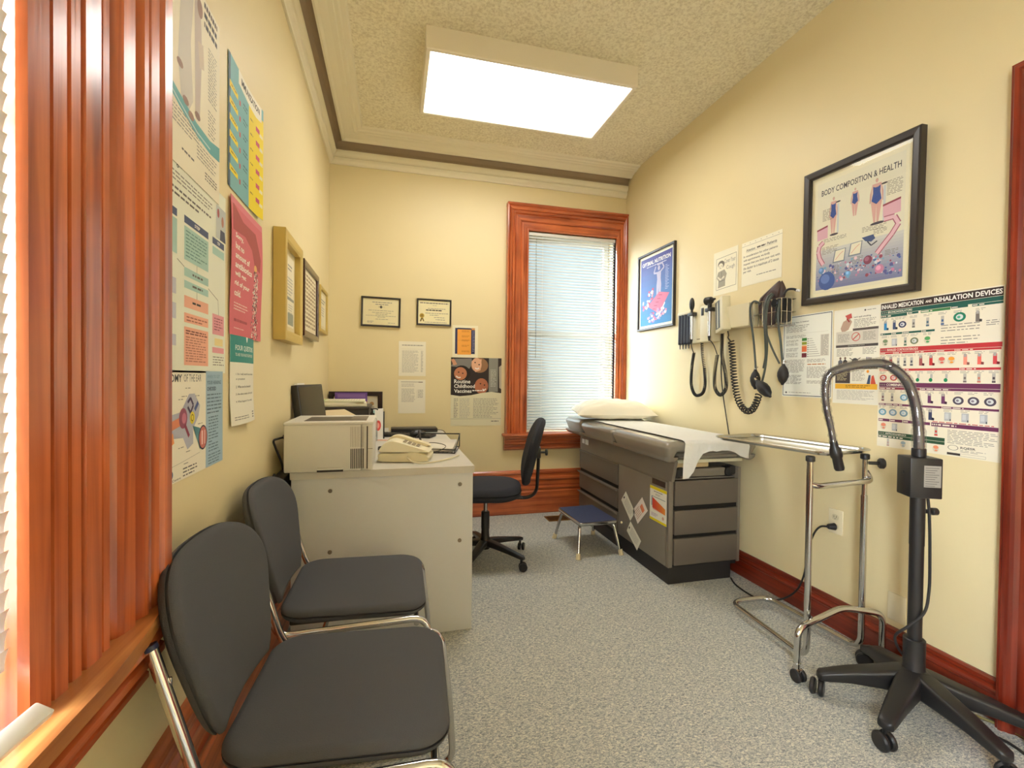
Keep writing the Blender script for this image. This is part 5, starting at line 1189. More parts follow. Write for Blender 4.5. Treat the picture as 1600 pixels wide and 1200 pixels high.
for i in range(44):
    a = rnd.random()*6.28; q = rnd.random()**0.5; s.oval(0.26+0.2*q*math.cos(a), 0.62+0.10*q*math.sin(a)-0.10*math.cos(a), 0.03, 0.018, rnd.choice([(216, 120, 142), (240, 226, 226), (200, 80, 110), (232, 160, 170), (180, 190, 210)]), n=8)
for i in range(50):
    a = rnd.random()*6.28; q = rnd.random()**0.5; s.oval(0.55+0.30*q*math.cos(a), 0.87+0.075*q*math.sin(a)-0.05*math.cos(a), 0.035, 0.02, rnd.choice([(216, 140, 176), (236, 220, 232), (190, 100, 150), (150, 150, 200), (226, 170, 190)]), n=8)
s.up().line([(0.58, 0.93), (0.80, 0.72)], 0.03, (226, 226, 232))
for i in range(16): s.rect(0.80, 0.20+i*0.022, 0.86+0.05*abs(math.sin(i*1.7)), 0.206+i*0.022, (190, 196, 224))
framed(s, 'right', 3.575, 2.220, 'framed_poster', 'blue framed poster reading OPTIMAL NUTRITION beside the window corner', 0.018, 0.020, FRB, 0.022, (238, 234, 214), glassy=False)
# cartoon drawing and typed notice
s = Sheet(0.222, 0.280, (238, 232, 206))
s.line([(0.12, 0.16), (0.93, 0.14), (0.93, 0.85), (0.12, 0.88), (0.12, 0.16)], 0.010, K2)
s.oval(0.32, 0.31, 0.14, 0.09, (120, 114, 100)).up().oval(0.30, 0.345, 0.10, 0.07, (232, 226, 200)).up()
s.line([(0.25, 0.35), (0.27, 0.352)], 0.02, K1).line([(0.34, 0.345), (0.36, 0.345)], 0.02, K1).line([(0.26, 0.385), (0.32, 0.392)], 0.012, K2)
s.lay = 2; s.poly([(0.20, 0.47), (0.46, 0.44), (0.56, 0.55), (0.50, 0.68), (0.50, 0.82), (0.20, 0.84), (0.22, 0.68), (0.14, 0.60)], (166, 160, 142)).up()
s.line([(0.18, 0.58), (0.30, 0.66), (0.46, 0.60)], 0.05, (226, 220, 196)).line([(0.22, 0.70), (0.50, 0.68)], 0.012, K2).line([(0.34, 0.48), (0.36, 0.68)], 0.012, K2)
s.text('Cover Your', 0.46, 0.21, 0.90, 0.31, K3).text('Cough', 0.54, 0.37, 0.88, 0.48, K3)
hang(s, 'right', 2.625, 2.012, 'drawing_sheet', 'white sheet with a cartoon drawing of a child covering a cough', 'paper')
s = Sheet(0.30, 0.262, (240, 234, 210))
s.rect(0, 0.085, 1, 0.092, K3)
for i in range(7): s.oval(0.08+i*0.14, 0.045, 0.008, 0.010, K3, n=8)
s.text('Attention:', 0.12, 0.165, 0.36, 0.225, K2, 0.02); s.para(0.40, 0.18, 0.62, 1, 0.06, K2, 0.6, 0.0); s.text('Patients', 0.65, 0.165, 0.88, 0.225, K2, 0.02); s.rect(0.12, 0.238, 0.88, 0.243, K3)
for i, (t, x1) in enumerate((('In consideration for other patients', 0.90), ('with appointments, we kindly', 0.72), ('request that you limit your visit with', 0.95), ('the doctor to a maximum of 2 issues', 0.93), ('per visit.', 0.26))):
    s.text(t, 0.05, 0.30+i*0.088, x1, 0.362+i*0.088, K2, 0.015)
s.para(0.40, 0.80, 0.88, 1, 0.03, K3, 0.6, 0)
hang(s, 'right', 2.372, 2.008, 'notice_sheet', 'white typed notice about limiting visit issues, in a punched plastic sleeve', 'paper')
# low risk drinking
s = Sheet(0.290, 0.425, (238, 238, 226))
s.line([(0.02, 0.015), (0.98, 0.015), (0.98, 0.985), (0.02, 0.985), (0.02, 0.015)], 0.012, (58, 76, 92))
s.text('Drinking less is better', 0.07, 0.075, 0.55, 0.098, (76, 76, 72), 0.01)
s.para(0.07, 0.125, 0.56, 1, 0.012, K2, 0.45, 0); s.para(0.07, 0.145, 0.52, 5, 0.0135, K3, 0.4)
s.rect(0.07, 0.225, 0.92, 0.227, K4); s.para(0.07, 0.245, 0.5, 3, 0.013, K3, 0.4)
for i, (y, n) in enumerate(((0.30, 3), (0.34, 3), (0.40, 4), (0.46, 5))): s.para(0.07, y, 0.34, n, 0.011, K3, 0.4)
for y0, y1, c in ((0.285, 0.32, (70, 140, 66)), (0.332, 0.366, (150, 160, 54)), (0.385, 0.452, (238, 122, 74)), (0.468, 0.52, (120, 52, 62))): s.rect(0.41, y0, 0.51, y1, c)
s.rect(0.41, 0.372, 0.51, 0.386, (246, 200, 130))
for i in range(9): y = 0.297+i*0.026; s.rect(0.52, y, 0.55, y+0.007, K1); s.rect(0.56, y, 0.62+0.02*i, y+0.005, K3)
s.rect(0.78, 0.26, 0.94, 0.51, (220, 214, 200)).up(); s.para(0.79, 0.27, 0.93, 17, 0.014, K3, 0.4); s.lay = 1
s.para(0.07, 0.545, 0.48, 12, 0.0135, K3, 0.4); s.para(0.52, 0.545, 0.90, 3, 0.014, K3, 0.4); s.para(0.53, 0.60, 0.88, 1, 0.018, (190, 120, 60), 0.6, 0); s.para(0.52, 0.635, 0.92, 10, 0.0138, K3, 0.4)
s.para(0.07, 0.735, 0.42, 8, 0.0145, K3, 0.4); s.para(0.52, 0.80, 0.90, 3, 0.013, K3, 0.4)
s.text('', 0, 0, 1, 1, K3) if False else None
s.oval(0.09, 0.95, 0.022, 0.012, K2, 12); s.para(0.14, 0.945, 0.6, 1, 0.012, K3, 0.5, 0)
hang(s, 'right', 2.053, 1.522, 'drinking_guidance_poster', 'white poster with a dark border and green to red blocks, headed Drinking less is better', 'poster')
# quit smoking
s = Sheet(0.215, 0.440, (238, 234, 218))
s.poly([(0.16, 0.20), (0.22, 0.13), (0.36, 0.10), (0.42, 0.14), (0.34, 0.22), (0.20, 0.25)], (190, 160, 140)).up().poly([(0.26, 0.07), (0.40, 0.05), (0.42, 0.10), (0.32, 0.11)], (200, 90, 84)).line([(0.3, 0.1), (0.36, 0.14)], 0.03, (160, 60, 60))
s.oval(0.70, 0.035, 0.02, 0.010, K2, 10); s.para(0.74, 0.032, 0.92, 1, 0.012, K3, 0.5, 0)
s.text("Let's quit smoking", 0.46, 0.085, 0.82, 0.108, K1, 0.01); s.para(0.46, 0.12, 0.93, 6, 0.015, K3, 0.4)
s.rect(0.44, 0.212, 0.98, 0.236, (92, 84, 80)); s.rect(0.06, 0.236, 0.98, 0.375, (214, 208, 194)).up()
s.ring(0.51, 0.30, 0.095, 0.046, 0.15, (200, 70, 64)).line([(0.45, 0.325), (0.57, 0.275)], 0.02, (200, 70, 64)).para(0.10, 0.265, 0.38, 7, 0.013, K3, 0.4); s.para(0.66, 0.255, 0.93, 7, 0.013, K3, 0.4)
s.rect(0.06, 0.378, 0.98, 0.405, (86, 80, 78)).up().text('QUITTING MAY HELP WITH', 0.34, 0.385, 0.70, 0.397, (224, 220, 210)); s.lay = 1
s.para(0.08, 0.42, 0.46, 6, 0.014, K3, 0.4); s.para(0.66, 0.42, 0.95, 5, 0.014, K3, 0.4)
for x, c in ((0.17, (106, 110, 118)), (0.28, (60, 56, 60))): s.poly([(x-0.05, 0.60), (x-0.05, 0.55), (x, 0.53), (x+0.05, 0.55), (x+0.05, 0.60)], c); s.oval(x, 0.52, 0.025, 0.014, (120, 96, 84), 10)
s.oval(0.50, 0.555, 0.07, 0.034, (70, 70, 78)).line([(0.38, 0.52), (0.45, 0.54)], 0.016, K1).line([(0.62, 0.52), (0.55, 0.54)], 0.016, K1)
for i in range(4): s.rect(0.74+i*0.03, 0.515+0.002*i, 0.76+i*0.03, 0.56, (120, 112, 132))
s.rect(0.70, 0.56, 0.88, 0.59, (110, 106, 124))
s.rect(0.06, 0.615, 0.98, 0.638, (92, 84, 80)); s.rect(0.06, 0.638, 0.40, 0.785, (74, 66, 66)).up(); s.para(0.10, 0.65, 0.34, 8, 0.014, (200, 190, 150), 0.4); s.lay = 1
s.para(0.44, 0.65, 0.72, 9, 0.013, K3, 0.4); s.oval(0.78, 0.662, 0.028, 0.016, (240, 160, 60), 12)
s.poly([(0.76, 0.79), (0.80, 0.70), (0.84, 0.70), (0.83, 0.79)], (64, 84, 120)); s.poly([(0.84, 0.79), (0.86, 0.71), (0.90, 0.70), (0.95, 0.79)], (214, 90, 70))
s.rect(0.06, 0.79, 0.98, 0.845, (238, 182, 60)).up(); s.para(0.30, 0.805, 0.85, 2, 0.016, (130, 96, 40), 0.4); s.lay = 1
s.para(0.10, 0.86, 0.93, 8, 0.013, K4, 0.4)
hang(s, 'right', 1.757, 1.517, 'quit_smoking_poster', 'narrow white poster with grey bands and a yellow strip, headed Let\'s quit smoking', 'poster')
# inhaled medication
s = Sheet(0.424, 0.620, (236, 228, 206)); GR, RD, PU = (34, 92, 82), (196, 56, 62), (110, 52, 88)
s.rect(0.012, 0.008, 0.99, 0.058, (58, 46, 44)).up()
s.text('INHALED MEDICATION', 0.02, 0.018, 0.40, 0.048, WHT, 0.025).text('AND', 0.418, 0.026, 0.47, 0.042, WHT, 0.025).text('INHALATION DEVICES', 0.49, 0.018, 0.985, 0.048, WHT, 0.025); s.lay = 1
def band(x0, y0, x1, h, c, t=None, fr=0.4):
    s.rect(x0, y0, x1, y0+h, c); s.up()
    if t: s.text(t, x0+0.07 if h > 0.018 else x0+0.01, y0+h*0.22, x0+(x1-x0)*fr, y0+h*0.78, (240, 232, 214), 0.02)
    else: s.para(x0+0.005, y0+h*0.3, x0+(x1-x0)*fr, 1, h, (236, 226, 210), 0.4, 0)
    if h > 0.018:
        for i in range(3): s.rect(x0+0.012+i*0.018, y0+h*0.3, x0+0.022+i*0.018, y0+h*0.7, (150, 140, 130))
    s.lay = 1
def inh(x, y, c, kind, q=1.0):
    """small inhaler drawings"""
    cap = tuple(int(v*0.55) for v in c)
    if kind == 'L': s.poly([(x-0.014*q, y-0.03*q), (x+0.012*q, y-0.032*q), (x+0.014*q, y+0.012*q), (x+0.032*q, y+0.016*q), (x+0.030*q, y+0.03*q), (x-0.014*q, y+0.028*q)], c); s.up().rect(x-0.011*q, y-0.036*q, x+0.009*q, y-0.018*q, (176, 172, 166)).poly([(x+0.012*q, y+0.014*q), (x+0.032*q, y+0.016*q), (x+0.030*q, y+0.03*q), (x+0.012*q, y+0.029*q)], cap); s.lay = 1
    elif kind == 'D': s.oval(x, y, 0.036*q, 0.022*q, c); s.up().oval(x, y, 0.021*q, 0.013*q, (216, 220, 220)).up().oval(x-0.005, y, 0.010*q, 0.006*q, tuple(min(255, v+50) for v in c)); s.lay = 1
    elif kind == 'T': s.rect(x-0.012*q, y-0.028*q, x+0.012*q, y+0.018*q, (190, 186, 176)); s.rect(x-0.013*q, y+0.018*q, x+0.013*q, y+0.028*q, c); s.up().rect(x-0.008*q, y-0.006*q, x+0.008*q, y+0.008*q, c); s.lay = 1
    elif kind == 'S': s.rect(x-0.026*q, y-0.024*q, x+0.024*q, y+0.026*q, (184, 186, 188)); s.up().rect(x-0.02*q, y-0.018*q, x+0.006*q, y+0.014*q, (206, 208, 208)).rect(x+0.014*q, y+0.014*q, x+0.022*q, y+0.026*q, (80, 84, 84)); s.lay = 1
    elif kind == 'R': s.oval(x, y, 0.028*q, 0.024*q, (218, 208, 186)); s.up().oval(x+0.002, y-0.010*q, 0.024*q, 0.012*q, c).oval(x+0.004, y+0.012*q, 0.014*q, 0.006*q, c); s.lay = 1
    elif kind == 'B': s.rect(x-0.008*q, y-0.026*q, x+0.012*q, y+0.002*q, (186, 184, 178)); s.up().oval(x-0.004, y+0.014*q, 0.016*q, 0.013*q, c); s.lay = 1
def labels(xs, y):
    for x in xs: s.para(x-0.035, y, x+0.035, 2, 0.0085, K3, 0.35, 0.3)
band(0.012, 0.060, 0.99, 0.026, GR, 'BRONCHODILATORS', 0.30); band(0.012, 0.088, 0.26, 0.020, GR); band(0.27, 0.088, 0.36, 0.014, GR); band(0.38, 0.088, 0.62, 0.016, (70, 130, 80)); band(0.625, 0.086, 0.75, 0.014, GR); band(0.78, 0.088, 0.99, 0.014, GR)
labels((0.06, 0.15, 0.22, 0.32, 0.44, 0.56, 0.68, 0.84), 0.115)
for x, c, k in ((0.06, (60, 140, 196), 'L'), (0.145, (70, 84, 120), 'L'), (0.22, (60, 66, 96), 'D'), (0.32, (120, 118, 112), 'T'), (0.44, (80, 110, 130), 'T'), (0.56, (70, 100, 150), 'T'), (0.82, (120, 112, 106), 'L')): inh(x, 0.165, c, k)
inh(0.69, 0.155, (36, 130, 100), 'D', 1.3)
band(0.012, 0.215, 0.12, 0.013, GR); band(0.125, 0.215, 0.22, 0.013, GR); band(0.225, 0.215, 0.39, 0.013, GR); band(0.395, 0.215, 0.50, 0.013, GR)
labels((0.06, 0.15, 0.25, 0.33, 0.44), 0.235)
for x, c, k in ((0.06, (130, 150, 110), 'R'), (0.15, (190, 180, 160), 'S'), (0.25, (70, 110, 90), 'T'), (0.33, (120, 130, 100), 'D'), (0.44, (90, 170, 100), 'R')): inh(x, 0.28, c, k)
s.para(0.55, 0.195, 0.86, 3, 0.017, K3, 0.3); s.para(0.55, 0.27, 0.84, 3, 0.018, K3, 0.3); s.para(0.88, 0.19, 0.97, 3, 0.012, K3, 0.4)
band(0.012, 0.318, 0.99, 0.028, RD, 'INHALED CORTICOSTEROIDS', 0.36)
for a, b in ((0.012, 0.14), (0.145, 0.34), (0.345, 0.52), (0.525, 0.66), (0.665, 0.985)): band(a, 0.348, b, 0.012, RD)
labels((0.05, 0.12, 0.19, 0.25, 0.31, 0.40, 0.48, 0.56, 0.64, 0.75, 0.84, 0.94), 0.368)
for x, c, k in ((0.05, (180, 120, 110), 'L'), (0.12, (170, 56, 70), 'L'), (0.19, (130, 120, 110), 'T'), (0.25, (90, 88, 90), 'T'), (0.31, (80, 84, 96), 'T'), (0.39, (170, 90, 90), 'L'), (0.475, (200, 60, 60), 'L'), (0.56, (226, 110, 96), 'R'), (0.635, (240, 160, 60), 'R'), (0.74, (240, 150, 130), 'L'), (0.84, (232, 110, 100), 'L'), (0.945, (214, 76, 80), 'L')): inh(x, 0.415, c, k)
band(0.012, 0.462, 0.70, 0.014, RD); band(0.705, 0.462, 0.985, 0.014, RD)
labels((0.05, 0.15, 0.27, 0.38, 0.48, 0.60, 0.74, 0.84, 0.94), 0.482)
for x, c, k in ((0.05, (200, 90, 80), 'D'), (0.15, (200, 90, 80), 'D'), (0.27, (196, 60, 70), 'D'), (0.37, (30, 140, 90), 'B'), (0.48, (30, 140, 90), 'B'), (0.60, (30, 140, 90), 'B'), (0.74, (120, 110, 106), 'T'), (0.84, (210, 130, 110), 'T'), (0.94, (80, 70, 76), 'T')): inh(x, 0.523, c, k, 0.95)
band(0.012, 0.556, 0.985, 0.030, PU, 'COMBINATIONS', 0.30); band(0.012, 0.588, 0.39, 0.016, (140, 60, 76)); band(0.395, 0.588, 0.985, 0.015, PU)
labels((0.05, 0.14, 0.25, 0.36, 0.47, 0.58, 0.70, 0.80, 0.91), 0.61)
for x, c, k in ((0.05, (130, 84, 90), 'T'), (0.14, (120, 110, 116), 'T'), (0.25, (110, 160, 190), 'D'), (0.36, (210, 90, 110), 'R'), (0.47, (110, 60, 104), 'L'), (0.58, (110, 60, 104), 'L')): inh(x, 0.655, c, k)
for x in (0.695, 0.805, 0.92): inh(x, 0.66, (84, 78, 92), 'D', 1.15)
band(0.012, 0.700, 0.57, 0.013, PU); band(0.575, 0.700, 0.98, 0.013, PU)
labels((0.05, 0.15, 0.25, 0.37, 0.48, 0.62, 0.75, 0.88), 0.718)
for x, c, k in ((0.05, (110, 160, 180), 'D'), (0.15, (130, 160, 180), 'D'), (0.25, (120, 150, 170), 'D'), (0.37, (50, 84, 90), 'L'), (0.48, (60, 66, 96), 'L'), (0.62, (1, 1, 1), 'S'), (0.75, (1, 1, 1), 'S'), (0.88, (1, 1, 1), 'S')): inh(x, 0.76, c, k, 1.05)
for a, b in ((0.012, 0.12), (0.125, 0.24), (0.245, 0.36), (0.365, 0.48)): band(a, 0.806, b, 0.018, PU)
band(0.49, 0.804, 0.98, 0.024, PU); s.para(0.5, 0.796, 0.95, 1, 0.01, (200, 90, 90), 0.5, 0)
for x, c, k in ((0.06, (230, 140, 110), 'R'), (0.17, (1, 1, 1), 'S'), (0.41, (200, 40, 70), 'R'), (0.53, (210, 70, 60), 'T')): inh(x, 0.858, c, k)
band(0.012, 0.896, 0.60, 0.022, (46, 84, 60), 'ANTICHOLINERGICS', 0.45); band(0.012, 0.920, 0.60, 0.018, (46, 84, 60))
for x, c, k in ((0.11, (190, 160, 150), 'T'), (0.25, (160, 180, 190), 'R'), (0.42, (200, 120, 90), 'R'), (0.53, (236, 150, 110), 'R')): inh(x, 0.967, c, k, 0.9)
s.para(0.62, 0.842, 0.98, 9, 0.0095, K3, 0.35); s.ring(0.665, 0.947, 0.04, 0.016, 0.12, K2).text('RQESR', 0.72, 0.936, 0.83, 0.952, K2, 0.03); s.para(0.72, 0.957, 0.90, 2, 0.008, K3, 0.35)
s.rect(0.62, 0.978, 0.72, 0.992, (60, 54, 52)); s.line([(0.72, 0.978), (0.90, 0.978), (0.90, 0.992), (0.72, 0.992)], 0.002, K3)
hang(s, 'right', 1.543, 1.522, 'inhaler_poster', 'large poster reading INHALED MEDICATION AND INHALATION DEVICES with green, red and purple bands', 'poster')

# ---- back wall
CER = (232, 222, 180)
s = Sheet(0.275, 0.208, CER)
s.rect(0.03, 0.03, 0.97, 0.04, K4); s.para(0.25, 0.12, 0.80, 1, 0.05, K3, 0.6, 0); s.para(0.34, 0.20, 0.70, 1, 0.05, K3, 0.6, 0)
s.oval(0.50, 0.31, 0.035, 0.05, K1).para(0.42, 0.30, 0.60, 1, 0.03, K3, 0.5, 0)
for y, a, b in ((0.44, 0.15, 0.85), (0.52, 0.25, 0.78), (0.58, 0.35, 0.68), (0.64, 0.08, 0.92), (0.69, 0.40, 0.62), (0.77, 0.35, 0.70), (0.86, 0.12, 0.30), (0.90, 0.12, 0.26), (0.90, 0.7, 0.9)): s.para(a, y, b, 1, 0.035, K3, 0.5, 0)
framed(s, 'back', -0.247, 1.812, 'framed_certificate', 'black framed diploma with a small crest, left of the two on the back wall', 0.014, 0.016, FRB, d=0.002, skew=math.radians(-0.9))
s = Sheet(0.255, 0.190, (240, 230, 186))
s.para(0.05, 0.09, 0.95, 1, 0.07, K2, 0.6, 0); s.para(0.45, 0.20, 0.58, 1, 0.03, K3, 0.5, 0); s.para(0.30, 0.33, 0.86, 1, 0.05, K3, 0.5, 0); s.para(0.24, 0.39, 0.74, 1, 0.08, K1, 0.6, 0)
for y, a, b in ((0.53, 0.22, 0.95), (0.61, 0.36, 0.64), (0.71, 0.5, 0.85), (0.80, 0.55, 0.85), (0.92, 0.2, 0.9)): s.para(a, y, b, 1, 0.05, K3, 0.5, 0)
s.poly([(0.05, 0.9), (0.10, 0.72), (0.14, 0.74), (0.09, 0.92)], (110, 90, 30)).poly([(0.16, 0.92), (0.10, 0.74), (0.14, 0.72), (0.19, 0.88)], (130, 106, 36)).up().oval(0.115, 0.66, 0.075, 0.10, (190, 158, 50)).up().oval(0.115, 0.66, 0.045, 0.06, (150, 120, 40))
framed(s, 'back', 0.183, 1.817, 'framed_certificate', 'black framed certificate with a gold ribbon seal on the back wall', 0.013, 0.016, FRB, d=0.002, skew=math.radians(-0.4))
s = Sheet(0.216, 0.282, (238, 232, 212)); s.para(0.12, 0.10, 0.90, 1, 0.04, K3, 0.6, 0); s.rect(0.10, 0.22, 0.88, 0.224, K4); s.para(0.12, 0.27, 0.74, 20, 0.032, K4, 0.45); s.para(0.82, 0.27, 0.90, 19, 0.033, K3, 0.4)
hang(s, 'back', 0.043, 1.465, 'form_sheet', 'printed form on the back wall, upper of the two white sheets above the laptop', 'paper')
s = Sheet(0.217, 0.274, (238, 232, 214)); s.rect(0.10, 0.06, 0.90, 0.075, K3); s.rect(0.74, 0.06, 0.90, 0.08, (90, 50, 50)); s.para(0.12, 0.12, 0.6, 3, 0.035, K4, 0.4); s.para(0.12, 0.27, 0.62, 12, 0.034, K4, 0.45); s.para(0.72, 0.30, 0.92, 7, 0.036, K3, 0.4); s.rect(0.68, 0.29, 0.684, 0.56, K3)
hang(s, 'back', 0.041, 1.153, 'form_sheet', 'crumpled printed form on the back wall, lower of two white sheets above the laptop', 'paper')
s = Sheet(0.214, 0.284, (240, 230, 200)); s.rect(0.10, 0.08, 0.88, 0.84, (54, 56, 92)); s.rect(0.88-0.13, 0.07, 0.88, 0.13, (214, 150, 90)).up(); s.rect(0.19, 0.12, 0.73, 0.86, (240, 166, 70)).rect(0.20, 0.075, 0.70, 0.105, (60, 60, 84)).up()
for y in (0.15, 0.30, 0.42, 0.58, 0.74): s.para(0.36, y, 0.68, 2, 0.03, (200, 130, 50), 0.5)
s.rect(0.19, 0.44, 0.73, 0.446, (206, 132, 50)); s.para(0.78, 0.16, 0.86, 14, 0.045, (150, 150, 180), 0.4)
hang(s, 'back', 0.477, 1.612, 'orange_chart_sheet', 'white sheet with an orange chart above the childhood vaccines poster', 'paper')
s = Sheet(0.432, 0.573, (226, 220, 190)); 
s.poly([(0, 0), (0.745, 0), (0.745, 0.515), (0.40, 0.55), (0.18, 0.565), (0, 0.55)], (46, 38, 38)); s.rect(0.745, 0, 1, 0.53, (60, 50, 46)).up()
s.poly([(0.0, 0.13), (0.08, 0.02), (0.40, 0.01), (0.42, 0.08), (0.36, 0.16), (0.12, 0.14)], (130, 126, 122)); s.poly([(0.0, 0.03), (0.06, 0.02), (0.12, 0.10), (0.05, 0.12)], (206, 150, 118))
s.oval(0.56, 0.11, 0.17, 0.11, (150, 110, 78)); s.oval(0.50, 0.10, 0.10, 0.10, (222, 172, 140)).poly([(0.40, 0.06), (0.44, 0.02), (0.60, 0.02), (0.58, 0.18), (0.48, 0.21), (0.42, 0.16)], (222, 172, 140))
s.oval(0.21, 0.235, 0.17, 0.12, (34, 26, 24)).up().oval(0.185, 0.235, 0.125, 0.095, (196, 128, 92)); s.oval(0.60, 0.415, 0.135, 0.115, (176, 108, 78))
s.up()
for x, y in ((0.47, 0.07), (0.55, 0.10), (0.15, 0.215), (0.23, 0.23), (0.58, 0.38), (0.66, 0.40)): s.oval(x, y, 0.016, 0.010, (40, 28, 26), 8)
for pts in ([(0.47, 0.15), (0.51, 0.165), (0.55, 0.15)], [(0.10, 0.27), (0.14, 0.295), (0.19, 0.29)], [(0.62, 0.46), (0.66, 0.475), (0.69, 0.455)]): s.line(pts, 0.022, (240, 230, 224))
s.lay = 2; s.rect(0.745, 0, 0.93, 0.50, (140, 140, 130)); s.poly([(0.95, 0.13), (1, 0.10), (1, 0.46), (0.96, 0.44)], (190, 180, 160)).up(); s.para(0.78, 0.17, 0.90, 12, 0.022, (196, 196, 184), 0.4)
s.lay = 4; s.text('Routine', 0.065, 0.32, 0.38, 0.378, WHT, 0.015).text('Childhood', 0.065, 0.39, 0.47, 0.445, WHT, 0.015).text('Vaccines', 0.065, 0.462, 0.405, 0.515, WHT, 0.015); s.para(0.42, 0.475, 0.66, 1, 0.025, WHT, 0.6, 0)
s.lay = 3; s.poly([(0, 0.545), (0.18, 0.565), (0.40, 0.55), (0.62, 0.515), (0.8, 0.50), (1, 0.52), (1, 0.60), (0, 0.60)], (226, 220, 190))
s.para(0.06, 0.60, 0.14, 12, 0.024, K3, 0.4); s.para(0.17, 0.60, 0.38, 13, 0.0225, K4, 0.4); s.para(0.44, 0.60, 0.95, 13, 0.0225, K3, 0.35); s.rect(0.0, 0.895, 1, 0.899, K3); s.para(0.80, 0.93, 0.95, 1, 0.02, K2, 0.6, 0)
hang(s, 'back', 0.466, 1.343, 'vaccine_poster', 'poster reading Routine Childhood Vaccines with three smiling children', 'poster')

# ---- left wall
s = Sheet(0.345, 0.50, (238, 230, 206))
s.poly([(0.30, 0.05), (0.42, 0.0), (0.50, 0.06), (0.44, 0.35), (0.48, 0.62), (0.40, 0.70), (0.30, 0.70), (0.24, 0.5)], (206, 200, 190)); s.poly([(0.50, 0.02), (0.60, 0.02), (0.64, 0.30), (0.60, 0.66), (0.52, 0.66)], (196, 182, 172)); s.up()
s.oval(0.60, 0.10, 0.05, 0.045, (150, 116, 98)).oval(0.46, 0.02, 0.04, 0.035, (190, 156, 136)).poly([(0.22, 0.02), (0.30, 0.0), (0.36, 0.10), (0.32, 0.14)], (214, 168, 148)).poly([(0.56, 0.28), (0.66, 0.26), (0.68, 0.38), (0.60, 0.40)], (206, 190, 170))
for x, y in ((0.27, 0.52), (0.36, 0.66), (0.45, 0.70), (0.56, 0.66)): s.oval(x, y, 0.05, 0.02, (150, 116, 96), 10)
s.lay = 1; s.para(0.68, 0.02, 0.95, 3, 0.05, K1, 0.55, 0.1); s.para(0.76, 0.22, 0.94, 16, 0.018, K3, 0.35); s.para(0.76, 0.55, 0.92, 8, 0.018, K3, 0.35)
s.poly([(0.0, 0.62), (0.25, 0.66), (0.55, 0.70), (0.80, 0.705), (1.0, 0.68), (1.0, 0.76), (0.80, 0.775), (0.55, 0.765), (0.25, 0.72), (0.0, 0.67)], (96, 170, 176)).up().line([(0.0, 0.655), (0.25, 0.70), (0.55, 0.745), (0.8, 0.75)], 0.012, (196, 220, 216))
s.lay = 1; s.para(0.10, 0.735, 0.60, 5, 0.018, K3, 0.35, seed=2); s.para(0.55, 0.79, 0.96, 5, 0.018, K3, 0.35, seed=3); s.para(0.30, 0.90, 0.5, 1, 0.02, K2, 0.5, 0); s.para(0.70, 0.90, 0.95, 3, 0.016, K2, 0.4)
hang(s, 'left', 1.150, 2.165, 'osteoporosis_poster', 'large cream poster of standing people with a teal wave, topmost beside the near window casing', 'poster', d=0.003)
s = Sheet(0.425, 0.520, (234, 236, 218))
s.text('Assessing Bone Fracture Risk', 0.02, 0.035, 0.80, 0.085, K1, 0.0); s.para(0.05, 0.105, 0.80, 3, 0.018, K3, 0.4); s.para(0.05, 0.175, 0.76, 2, 0.025, K2, 0.4)
s.rect(0.82, 0.08, 1.0, 0.26, (196, 202, 200)).up(); s.oval(0.86, 0.12, 0.02, 0.025, (176, 90, 90)).oval(0.94, 0.15, 0.022, 0.03, (186, 130, 112)).poly([(0.90, 0.20), (0.98, 0.20), (1.0, 0.26), (0.89, 0.26)], (70, 76, 100)); s.lay = 1
NV, TE, PK, SA = (70, 84, 120), (170, 206, 196), (232, 160, 168), (240, 178, 152)
for x0, x1 in ((0.03, 0.25), (0.34, 0.69), (0.76, 0.97)):
    s.rect(x0, 0.27, x1, 0.305, NV); s.up().text('STEP', x0+(x1-x0)*0.4, 0.279, x0+(x1-x0)*0.62, 0.295, WHT, 0.02); s.lay = 1
s.rect(0.03, 0.315, 0.25, 0.47, TE); s.rect(0.34, 0.318, 0.69, 0.475, TE); s.rect(0.76, 0.318, 0.97, 0.36, TE)
s.rect(0.34, 0.51, 0.69, 0.55, TE); s.rect(0.34, 0.57, 0.69, 0.605, TE); s.rect(0.34, 0.64, 0.69, 0.695, SA); s.rect(0.34, 0.72, 0.69, 0.765, SA); s.rect(0.34, 0.785, 0.69, 0.965, SA)
s.rect(0.76, 0.68, 0.97, 0.79, PK); s.rect(0.76, 0.86, 0.97, 0.89, PK); s.rect(0.80, 0.81, 0.95, 0.85, (244, 226, 160)); s.rect(0.03, 0.58, 0.24, 0.65, (196, 196, 206)); s.rect(0.03, 0.69, 0.24, 0.76, (196, 196, 206)); s.rect(0.03, 0.83, 0.24, 0.88, (196, 196, 206))
s.up(); s.para(0.36, 0.335, 0.67, 8, 0.0165, (110, 150, 142), 0.35); s.para(0.45, 0.525, 0.6, 1, 0.02, K2, 0.5, 0); s.para(0.45, 0.58, 0.6, 1, 0.02, K2, 0.5, 0); s.para(0.45, 0.66, 0.58, 1, 0.02, K1, 0.5, 0); s.para(0.37, 0.735, 0.67, 2, 0.015, (170, 100, 84), 0.4); s.para(0.36, 0.80, 0.67, 2, 0.012, (120, 60, 50), 0.5); s.para(0.36, 0.83, 0.67, 10, 0.0125, (180, 116, 100), 0.4); s.para(0.79, 0.70, 0.95, 5, 0.015, (160, 84, 96), 0.35)
s.lay = 1; s.line([(0.515, 0.475), (0.515, 0.51)], 0.004, K2).line([(0.515, 0.605), (0.515, 0.64)], 0.004, K2).line([(0.69, 0.56), (0.86, 0.60), (0.87, 0.68)], 0.004, K2).line([(0.25, 0.49), (0.34, 0.51)], 0.004, K2); s.para(0.77, 0.91, 0.97, 4, 0.014, K3, 0.4)
